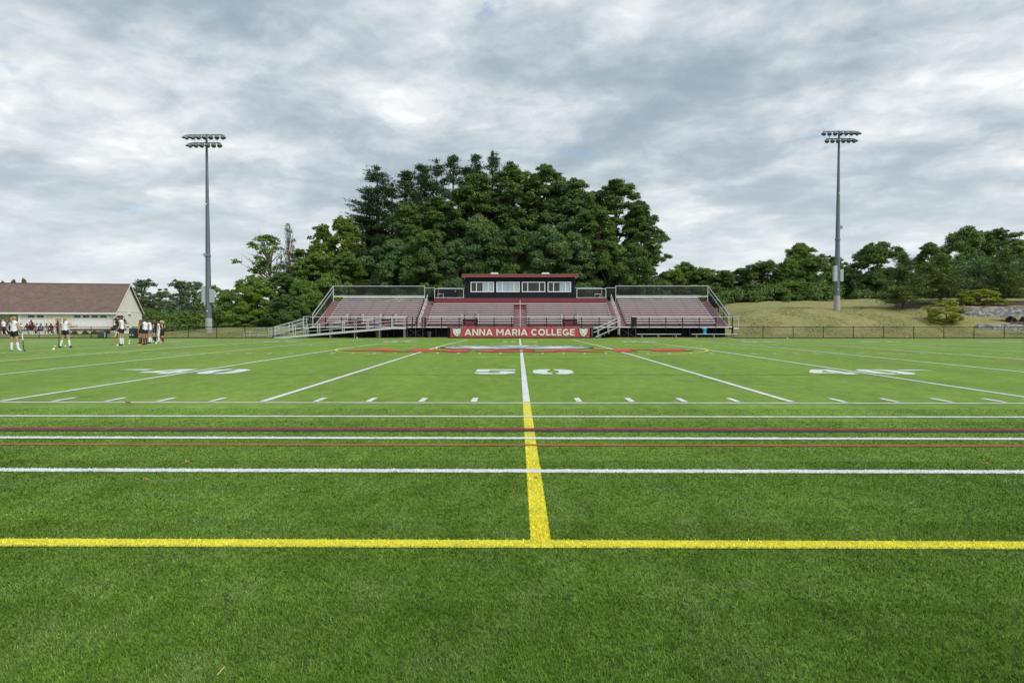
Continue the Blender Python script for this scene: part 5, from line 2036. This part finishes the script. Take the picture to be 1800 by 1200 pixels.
def person(label, loc, heading, h, pose=None, top='c_white', short='c_black', sock='c_white', shoe='c_black', skin='skin', hair='h_brown', tail=None, sleeves=False, long_short=.42, number=None, group=None, bulk=1.0):
    J = dict(BASE)
    J.update(pose or {})
    names = list(J)
    me = bpy.data.meshes.new('person_skeleton')
    me.from_pydata([J[k] for k in names], [(names.index(a), names.index(b)) for a, b in EDG], [])
    ob = bpy.data.objects.new('person_skeleton', me)
    C.objects.link(ob)
    sm = ob.modifiers.new('skin', 'SKIN')
    sm.use_smooth_shade = True
    if not me.skin_vertices:
        me.skin_vertices.new()
    for i, k in enumerate(names):
        r = RAD.get(k, RAD.get(k[:2], .05))
        if k in ('pelvis', 'waist', 'chest', 'upper'):
            r *= bulk
        d = me.skin_vertices[0].data[i]
        d.radius = (r, r)
        d.use_root = (k == 'pelvis')
    sb = ob.modifiers.new('sub', 'SUBSURF')
    sb.levels = 1
    bpy.context.view_layer.update()
    ev = ob.evaluated_get(bpy.context.evaluated_depsgraph_get())
    m2 = bpy.data.meshes.new_from_object(ev)
    V = np.array([tuple(v.co) for v in m2.vertices])
    NR = np.array([tuple(v.normal) for v in m2.vertices])
    F = [tuple(p.vertices) for p in m2.polygons]
    bpy.data.objects.remove(ob)
    bpy.data.meshes.remove(me)
    # which limb each face belongs to
    segs = [(np.array(J[a]), np.array(J[b]), a, b) for a, b in EDG]
    reg = []
    for f in F:
        c = V[list(f)].mean(0)
        best = None
        for A, B, a, b in segs:
            ab = B - A
            t = min(1, max(0, float(np.dot(c - A, ab) / max(1e-9, np.dot(ab, ab)))))
            ra, rb = RAD.get(a, RAD.get(a[:2])), RAD.get(b, RAD.get(b[:2]))
            d = np.linalg.norm(c - A - ab * t) / (ra + (rb - ra) * t)
            if best is None or d < best[0]:
                best = (d, a, b, t)
        _, a, b, t = best
        if a[:2] in ('pe', 'wa', 'ch', 'up') and b[:2] in ('wa', 'ch', 'up', 'sh', 'hi'):
            k = 'short' if (b[:2] == 'hi' or (a == 'pelvis' and t < .35)) else 'top'
        elif a[:2] == 'sh':
            k = 'top' if (sleeves and t < .6) else 'skin'
        elif a[:2] == 'hi':
            k = 'short' if t < long_short else 'skin'
        elif a[:2] == 'kn':
            k = ('sock' + a[2]) if t > .22 else 'skin'
        elif a[:2] == 'an':
            k = 'shoe' + a[2]
        elif a in ('jaw', 'head') or b == 'head':
            k = 'head'
        else:
            k = 'skin'
        reg.append(k)
    root = empty('person', loc, heading, label, 'person', group)
    sc = h / 1.70
    root.scale = (sc, sc, sc)
    bd = MB()
    bd.add(V, F)
    # five fingers on each hand, a nose and ears: grown from inside the body's surface
    for s in 'LR':
        w, hnd = Vector(J['wr' + s]), Vector(J['ha' + s])
        d = (hnd - w).normalized()
        sd = d.orthogonal().normalized()
        for k, ln in enumerate((.062, .072, .068, .052)):
            o = hnd + sd * (.03 - .02 * k)
            kn = o + d * ln * .6
            bd.path([o - d * .02, kn, kn + (d * .7 + d.cross(sd) * .6).normalized() * ln * .5], [.0095, .0085, .006], 5)
        o = w.lerp(hnd, .45)
        bd.path([o, o + (sd * .9 + d * .5) * .045, o + (sd * .75 + d) * .06], [.011, .010, .007], 5)
    fwd = (Vector(J['jaw']) - Vector(J['neck']))
    hd = Vector(J['head'])
    fx = Vector((J['jaw'][0] - J['head'][0], J['jaw'][1] - J['head'][1], 0))
    face = Vector((0, 1, 0)) if 'face' not in (pose or {}) else Vector(pose['face'])
    bd.path([hd + face * .075 + Vector((0, 0, .005)), hd + face * .112 + Vector((0, 0, -.03)), hd + face * .085 + Vector((0, 0, -.04))], [.012, .016, .012], 5)
    side = face.cross(Vector((0, 0, 1)))
    for s in (-1, 1):
        bd.sphere(hd + side * (s * .09) + Vector((0, 0, -.015)), .028, 6, 4, (.5, .7, 1))
    body = bd.build('body', M[skin], root, True)
    body.data.shade_smooth()
    for s in (-1, 1):
        MB().sphere(hd + face * .083 + side * (s * .033), .011, 6, 4).build('eye', M['eye'], root)

    def shell(nm, keys, off, mat, cond=None):
        fs = [f for f, k in zip(F, reg) if k in keys and (cond is None or cond(V[list(f)].mean(0)))]
        if not fs:
            return None
        used = sorted({i for f in fs for i in f})
        mp = {i: n for n, i in enumerate(used)}
        P = V[used] + NR[used] * off
        return MB().add(P, [tuple(mp[i] for i in f) for f in fs]).build(nm, M[mat], root, True)

    shell('shirt', ('top',), .016, top)
    shell('shorts', ('short',), .022, short)
    for s in 'LR':
        shell('sock', ('sock' + s,), .009, sock)
        shell('shoe', ('shoe' + s,), .012, shoe)
    hdn = np.array(hd)
    fn = np.array(face)
    hr = shell('hair', ('head',), .016, hair, lambda c: np.dot(c - hdn, fn) < .028 + .5 * max(0, c[2] - hdn[2]) and c[2] > hdn[2] - .09 + .02)
    if tail:
        b = hd - face * .10
        mb = MB()
        if tail == 'bun':
            mb.sphere(b + Vector((0, 0, .06)), .05, 8, 6)
        else:
            mb.path([b + Vector((0, 0, .04)), b - face * .06, b - face * .05 + Vector((0, 0, -.12)), b - face * .02 + Vector((0, 0, -.27))], [.025, .042, .036, .01], 7)
        mb.build('ponytail' if tail != 'bun' else 'hair_bun', M[hair], root, True)
    if number:
        mb = MB()
        v, f, _ = text_geo(number, .03)
        mb.add([(.09 - u * .18 * 1.0, -.158 * bulk, 1.17 + w * .16) for u, w in v], f)
        mb.build('shirt_number', M['c_white'], root)
    return root


def stick(p0, p1, name_label, mat='c_white', tip='black', hook=1):
    p0, p1 = Vector(p0), Vector(p1)
    root = empty('hockey_stick', p1, 0, name_label, 'hockey stick', 'field hockey sticks')
    a = p0 - p1
    MB().tube(a, a * .62, .022, .018).build('grip', M[mat], root)
    MB().path([a * .62, a * .08, (0, 0, .03), (hook * .05, 0, .012), (hook * .09, 0, .03)], [.018, .020, .024, .024, .018], 6).build('shaft', M[tip], root)


PLAYERS = 'field hockey players standing on the left of the field'
LEFT = math.pi / 2           # facing left in the picture
BACK = 0.0
g = ground_at(25.5, 617.5)
person('player with back turned, blond ponytail and pale grey tank top, nearest on the left', g, BACK - .1, 1.66,
       dict(elL=(-.33, -.06, 1.12), wrL=(-.20, -.06, .96), haL=(-.14, -.05, .95), elR=(.235, .03, 1.09), wrR=(.25, .12, .88), haR=(.26, .15, .81),
            hiL=(-.095, 0, .88), knL=(-.13, .0, .49), anL=(-.14, -.02, .09), toL=(-.16, .13, .035), knR=(.13, .01, .49), anR=(.20, .0, .09), toR=(.26, .13, .035)),
       shoe='c_white', hair='h_blond', tail='pony', group=PLAYERS, skin='skin', bulk=1.08)
stick(g + Vector((.30, .1, .82)), g + Vector((.52, -.1, .02)), 'white and black hockey stick leaning by the nearest player with the ponytail')
g = ground_at(115, 611)
person('player with back turned, hand on hip and legs apart, white tank top', g, BACK + .15, 1.66,
       dict(elL=(-.30, .0, 1.12), wrL=(-.34, .10, .90), haL=(-.35, .12, .83), elR=(.38, -.06, 1.17), wrR=(.50, .02, 1.20), haR=(.56, .05, 1.20),
            knL=(-.15, .02, .49), anL=(-.24, -.02, .09), toL=(-.30, .12, .035), knR=(.17, .02, .49), anR=(.22, -.02, .09), toR=(.28, .12, .035)),
       hair='h_blond', tail='pony', group=PLAYERS, bulk=1.06)
stick(g + Vector((-.42, .15, .82)), g + Vector((-.36, .0, .02)), 'dark hockey stick held by the player with hands on hips', 'c_black')
g = ground_at(214, 607.5)
person('player with hair in a bun seen from the side, white top, standing alone', g, LEFT, 1.74,
       dict(elL=(-.20, -.06, 1.11), wrL=(-.20, .12, .93), haL=(-.19, .18, .89), elR=(.2, -.08, 1.10), wrR=(.2, .05, .90), haR=(.19, .1, .84)),
       hair='h_brown', tail='bun', group=PLAYERS)
stick(g + Vector((-.18, -.15, .84)), g + Vector((-.48, -.2, .02)), 'hockey stick with a bright orange blade beside the player with the bun', 'c_white', 'orange', -1)
g = ground_at(255.5, 606)
person('tanned player facing left with arms raised across the chest, white tank top and maroon socks', g, LEFT - .2, 1.64,
       dict(elL=(-.22, .20, 1.33), wrL=(-.05, .34, 1.32), haL=(.03, .36, 1.32), elR=(.22, .2, 1.30), wrR=(.05, .32, 1.28), haR=(-.03, .35, 1.28)),
       sock='c_maroon', skin='skin_tan', hair='h_brown', tail='bun', group=PLAYERS, bulk=1.05)
g = ground_at(264, 603.5)
person('player half hidden behind the tanned one, white top, blue grey shorts, pale headband', g, LEFT, 1.62,
       dict(elL=(-.2, -.04, 1.1), wrL=(-.14, .14, .98), haL=(-.1, .2, .97), elR=(.2, -.05, 1.1), wrR=(.12, .14, .98), haR=(.08, .2, .97)), short='c_plaid', hair='h_brown', tail='pony', group=PLAYERS)
g = ground_at(272, 601.5)
person('player in black top and black shorts with black socks, facing left', g, LEFT + .1, 1.64,
       dict(elL=(-.2, .0, 1.1), wrL=(-.12, .18, 1.0), haL=(-.08, .24, 1.0), elR=(.2, -.02, 1.1), wrR=(.12, .18, 1.0), haR=(.08, .24, 1.0)),
       top='c_black', short='c_navy', sock='c_black', shoe='c_white', hair='h_brown', tail='pony', group=PLAYERS, bulk=1.05)
g = ground_at(286, 603.0)
person('pale blond player in black looking down at her hands, with maroon socks', g, LEFT + .1, 1.60,
       dict(jaw=(0, .07, 1.50), head=(0, .08, 1.565), top=(0, .08, 1.64), elL=(-.2, -.1, 1.1), wrL=(-.14, .1, .98), haL=(-.1, .15, .96), elR=(.2, -.1, 1.1), wrR=(.14, .1, .98), haR=(.1, .15, .96)),
       top='c_black', short='c_black', sock='c_maroon', shoe='c_white', hair='h_pale', tail='pony', long_short=.8, group=PLAYERS)
g = ground_at(247.5, 604.0)
person('mostly hidden player in a dark top at the left of the group', g, LEFT, 1.62,
       top='c_black', sock='c_maroon', hair='h_brown', skin='skin_tan', tail='pony', group=PLAYERS)
g = ground_at(279, 601.5)
person('player in a white top and dark trousers at the back of the group', g, LEFT + .4, 1.55, top='c_white', short='c_white', sock='c_white', shoe='c_white', hair='h_brown', long_short=1.0, group=PLAYERS)

SEAT = dict(pelvis=(0, 0, .52), waist=(0, .02, .66), chest=(0, .06, .84), upper=(0, .09, .95), neck=(0, .11, 1.03), jaw=(0, .15, 1.09), head=(0, .15, 1.165), top=(0, .145, 1.235),
            shL=(-.17, .09, .95), elL=(-.24, .16, .70), wrL=(-.17, .36, .60), haL=(-.13, .42, .57), shR=(.17, .09, .95), elR=(.24, .16, .70), wrR=(.17, .36, .60), haR=(.13, .42, .57),
            hiL=(-.10, .02, .50), knL=(-.16, .42, .50), anL=(-.17, .40, .10), toL=(-.20, .55, .04), hiR=(.10, .02, .50), knR=(.16, .42, .50), anR=(.17, .40, .10), toR=(.20, .55, .04))
SEATED = 'football players sitting in front of the field house'
by = 79.6
for i, (px, top, short, hair, lab) in enumerate([
        (39, 'c_white', 'c_grey', 'h_brown', 'seated football player in white at the left end of the bench row'),
        (49, 'c_maroon', 'c_grey', 'h_black', 'seated football player in maroon beside the one in white at the left'),
        (61, 'c_maroon', 'c_navy', 'h_brown', 'seated football player in maroon, right of the standing red jersey'),
        (67, 'c_white', 'c_maroon', 'h_brown', 'seated football player in a white shirt and maroon shorts mid bench'),
        (73, 'c_grey', 'c_navy', 'h_black', 'seated black haired football player in grey mid bench'),
        (84, 'c_grey', 'c_white', 'h_brown', 'seated football player in grey with white shorts'),
        (91, 'c_maroon', 'c_maroon', 'h_black', 'seated black haired football player in maroon at the right end')]):
    p = at(px, 585, by)
    person(lab, (p.x, by, float(terrain_h(p.x, by))), math.pi + (-.3, .2, .1, -.15, .25, -.1, .15)[i], 1.78, SEAT, top=top, short=short, sock='c_white' if i % 3 else 'c_black', shoe='c_white', skin='skin_dark' if hair == 'h_black' else 'skin', hair=hair, sleeves=True, long_short=.85, group=SEATED, bulk=1.12)
for k, (pa, pb_) in enumerate(((34, 66), (64, 97))):
    a, b = at(pa, 585, by + .05), at(pb_, 585, by + .05)
    L = b.x - a.x
    bnch = empty('player_bench', (a.x, by + .02, float(terrain_h(a.x, by))), 0, 'aluminium bench under the seated football players, %s half of the row' % ('left' if k == 0 else 'right'), 'bench', 'player benches at the field house')
    MB().box(0, L, -.16, .16, .37, .41).build('seat', M['alu'], bnch)
    for q in (.1, .5, .9):
        MB().box(L * q - .03, L * q + .03, -.12, .12, 0, .368).build('leg', M['galv'], bnch)
p = at(55, 585, 78.4)
person('football player in a maroon numbered jersey standing with back turned before the bench row', (p.x, 78.4, float(terrain_h(p.x, 78.4))), .05, 1.72, top='c_maroon', short='c_black', sock='c_white', shoe='c_white', skin='skin_dark', hair='h_black', sleeves=True, long_short=.9, number='10', bulk=1.15)
p = at(7, 590, 72.5)
person('player in a white jersey and dark shorts walking at the left picture edge', (p.x, 72.5, float(terrain_h(p.x, 72.5))), math.pi * .5 - .3, 1.72,
       dict(jaw=(0, .09, 1.48), head=(0, .10, 1.555), top=(0, .10, 1.625), knL=(-.10, .16, .50), anL=(-.10, .10, .10), toL=(-.11, .26, .05), knR=(.10, -.10, .48), anR=(.10, -.32, .14), toR=(.10, -.2, .03)),
       short='c_navy', sock='c_white', shoe='c_black', hair='h_pale', sleeves=True, long_short=.85)
p = at(102, 586, 76.5)
person('person in maroon top and black trousers bending beside the beige door', (p.x, 76.5, float(terrain_h(p.x, 76.5))), LEFT, 1.66,
       dict(elL=(-.2, .14, 1.12), wrL=(-.18, .3, .92), haL=(-.17, .34, .86), elR=(.2, .14, 1.12), wrR=(.18, .3, .92), haR=(.17, .34, .86)),
       top='c_maroon', short='c_black', sock='c_black', shoe='c_white', skin='skin_dark', hair='h_black', sleeves=True, long_short=1.0)
p = shed_pt(-11.2, .9)
person('brown haired person standing in the dark porch doorway of the field house', p, math.pi, 1.70, top='c_navy', short='c_black', sock='c_black', hair='h_brown', long_short=.9)

# ------------------------------------------------------------------ small things on and beside the field
for i, (px, py, lab) in enumerate([
        (94.0, 615.0, 'white hockey ball, nearest one between the two players at the left'),
        (96.5, 610.2, 'white hockey ball by the left foot of the player with hands on hips'),
        (114.5, 610.3, 'white hockey ball between the feet of the player with hands on hips'),
        (33.5, 614.8, 'white hockey ball behind the feet of the nearest player'),
        (227.5, 600.2, 'white hockey ball, farther one beside the black speaker case'),
        (227.0, 604.8, 'white hockey ball just right of the player with the bun'),
        (274.5, 604.9, 'white hockey ball in front of the player with black socks'),
        (206.5, 608.2, 'white hockey ball beside the orange stick blade'),
        (627.5, 594.6, 'white hockey ball near the fence below the ramp, left one'),
        (667.0, 593.9, 'white hockey ball near the fence below the ramp, right one'),
        (766.8, 613.4, 'white hockey ball next to the red lettering left of the emblem'),
        (1384.0, 595.4, 'white hockey ball near the fence right of the grandstand')]):
    g = ground_at(px, py)
    b = MB().sphere((0, 0, .05), .058, 10, 7).build('hockey_ball', M['ball'], None, True)
    b.location = g
    set_props(b, lab, 'ball', 'white hockey balls scattered on the turf')
g = ground_at(243.5, 607)
c = MB().lathe((0, 0, 0), [(.12, 0), (.115, .02), (.07, .06), (.05, .07)], 12).build('disc_cone', M['orange'], None)
c.location = g
set_props(c, 'flat orange training cone at the feet of the tanned player', 'cone')


def case(px0, px1, py0, py1, Y, label, tall):
    a, b = at(px0, py1, Y), at(px1, py0, Y)
    w, h = b.x - a.x, b.z - a.z + .05
    root = empty('speaker_case', ((a.x + b.x) / 2, Y, float(tz(Y))), .25 if not tall else -.1, label, 'speaker', 'black cases on the turf edge at the left')
    MB().box(-w / 2, w / 2, -.26, .26, .06, h).build('body', M['plastic_blk'], root)
    MB().box(-w / 2 + .05, w / 2 - .05, -.285, -.262, .14, h * .92).build('grille', M['bin'], root)
    MB().box(w / 2 - .1, w / 2 - .02, -.31, -.288, .14, h * .9).build('edge_panel', M['box_grey'] if not tall else M['bin'], root)
    for sx in (-1, 1):
        MB().tube((sx * (w / 2 - .08) - .03, -.2, .07), (sx * (w / 2 - .08) + .03, -.2, .07), .07, n=10).build('wheel', M['bin'], root)
    mb = MB()
    mb.path([(-w * .3, .2, h), (-w * .3, .2, h + .06), (w * .3, .2, h + .06), (w * .3, .2, h)], .02, 6)
    mb.build('handle', M['black'], root)
    if tall:
        for sx in (-.15, .12):
            MB().box(sx - .06, sx + .06, -.31, -.288, .30, .40).build('badge', M['print_white'], root)


case(174, 186.5, 583.5, 594.5, 68.6, 'low black speaker case with grey side on the turf near the field house', False)
case(229.5, 240, 577.5, 594.5, 68.4, 'tall black speaker case standing left of the player group', True)


def team_bench(px0, px1, Y, label):
    a, b = at(px0, 588, Y), at(px1, 588, Y)
    L = b.x - a.x
    root = empty('team_bench', (a.x, Y, float(tz(Y))), 0, label, 'bench', 'aluminium team benches in front of the grandstand')
    MB().box(0, L, -.14, .14, .40, .445).build('seat', M['alu'], root)
    for q in (.12, .5, .9):
        mb = MB()
        mb.box(L * q - .03, L * q + .03, -.03, .03, .06, .398).box(L * q - .05, L * q + .05, -.22, .22, .0, .058)
        mb.tube((L * q + .02, 0, .08), (L * q - .25, 0, .40), .015)
        mb.build('leg', M['galv'], root)


team_bench(1119.5, 1196.5, 69.0, 'left aluminium team bench, empty, before the right seating wing')
team_bench(1215.5, 1295.5, 69.0, 'right aluminium team bench with the blue bag on it')
a = at(1238.5, 588, 69.0)
bag = empty('drawstring_bag', (a.x, 69.0, float(tz(69.0)) + .445), 0, 'bright cyan blue bag standing on the right team bench', 'bag')
mb = MB()
prof = [(.20, .10, 0), (.22, .12, .06), (.15, .09, .20), (.14, .08, .34), (.23, .10, .46), (.24, .09, .56), (.12, .05, .60)]
n = 12
vv = [(w * math.cos(2 * math.pi * k / n), d * math.sin(2 * math.pi * k / n), z) for w, d, z in prof for k in range(n)]
ff = [(r * n + k, r * n + (k + 1) % n, (r + 1) * n + (k + 1) % n, (r + 1) * n + k) for r in range(len(prof) - 1) for k in range(n)] + [tuple(range(n - 1, -1, -1)), tuple(range((len(prof) - 1) * n, len(prof) * n))]
mb.add(vv, ff).build('body', M['cyan'], bag, True)
MB().path([(-.12, -.12, .52), (-.17, -.15, .3), (-.16, -.13, .05)], .02, 5).build('strap', M['c_black'], bag)
MB().path([(.12, -.12, .52), (.17, -.15, .3), (.16, -.13, .05)], .02, 5).build('strap', M['c_black'], bag)

for i, (px, w, h, mk, lab) in enumerate([(754.5, .40, .58, 'bin', 'grey bin under the stand left of the banner'), (623, .50, .66, 'plastic_blk', 'dark bin under the middle of the ramp'), (664, .44, .60, 'counter', 'brownish bin under the upper ramp')]):
    p = at(px, 590, 70.98)
    root = empty('bin', (p.x, 70.98 + .0, GZ), 0, lab, 'bin', 'bins under the grandstand front')
    MB().lathe((0, 0, 0), [(w * .42, 0), (w * .5, h * .9), (w * .53, h * .92), (w * .53, h)], 14).build('body', M[mk], root)
    MB().lathe((0, 0, 0), [(w * .55, h), (w * .53, h + .05), (w * .2, h + .10)], 14).build('lid', M['bin'], root)


# dead leaves and a straw on the near turf
def dead_leaf(px, py, sz, rot, label, name='dead_leaf'):
    g = ground_at(px, py)
    rng = random.Random(int(px))
    n = 14
    v = [(0, 0, .012)]
    for k in range(n):
        a = 2 * math.pi * k / n
        r = sz * (.62 + .38 * math.cos(3 * a) * .8 + rng.uniform(-.12, .12)) * (1.2 if k == 0 else 1)
        v.append((r * math.cos(a), r * .6 * math.sin(a), .014 + .45 * sz * abs(math.sin(a)) + rng.uniform(0, .012)))
    o = MB().add(v, [(0, 1 + k, 1 + (k + 1) % n) for k in range(n)]).build(name, M['deadleaf'], None)
    o.location = g + Vector((0, 0, .02))
    o.rotation_euler = (.1, .15, rot)
    set_props(o, label, 'leaf', 'dead leaves on the near turf')


dead_leaf(254.5, 851, .034, .5, 'curled tan leaf below the nearest white line')
dead_leaf(328, 820.5, .042, -.2, 'flat brown leaf just above the nearest white line')
dead_leaf(224, 712, .075, .2, 'yellowish leaf by the thin far white line on the left')
dead_leaf(225, 712.5, .05, 1.9, 'small yellowish leaf touching the leaf by the thin white line')
dead_leaf(941, 848.5, .03, .9, 'small curled leaf on the yellow halfway line')
dead_leaf(1737, 822.5, .03, .3, 'tiny brown leaf above the nearest white line at the right')
g0, g1 = ground_at(382, 1197), ground_at(395, 1184)
s = MB().tube(g0 + Vector((0, 0, .025)), g1 + Vector((0, 0, .03)), .0025, n=5).build('dry_straw', M['straw'], None)
set_props(s, 'single golden straw lying on the nearest turf', 'straw')
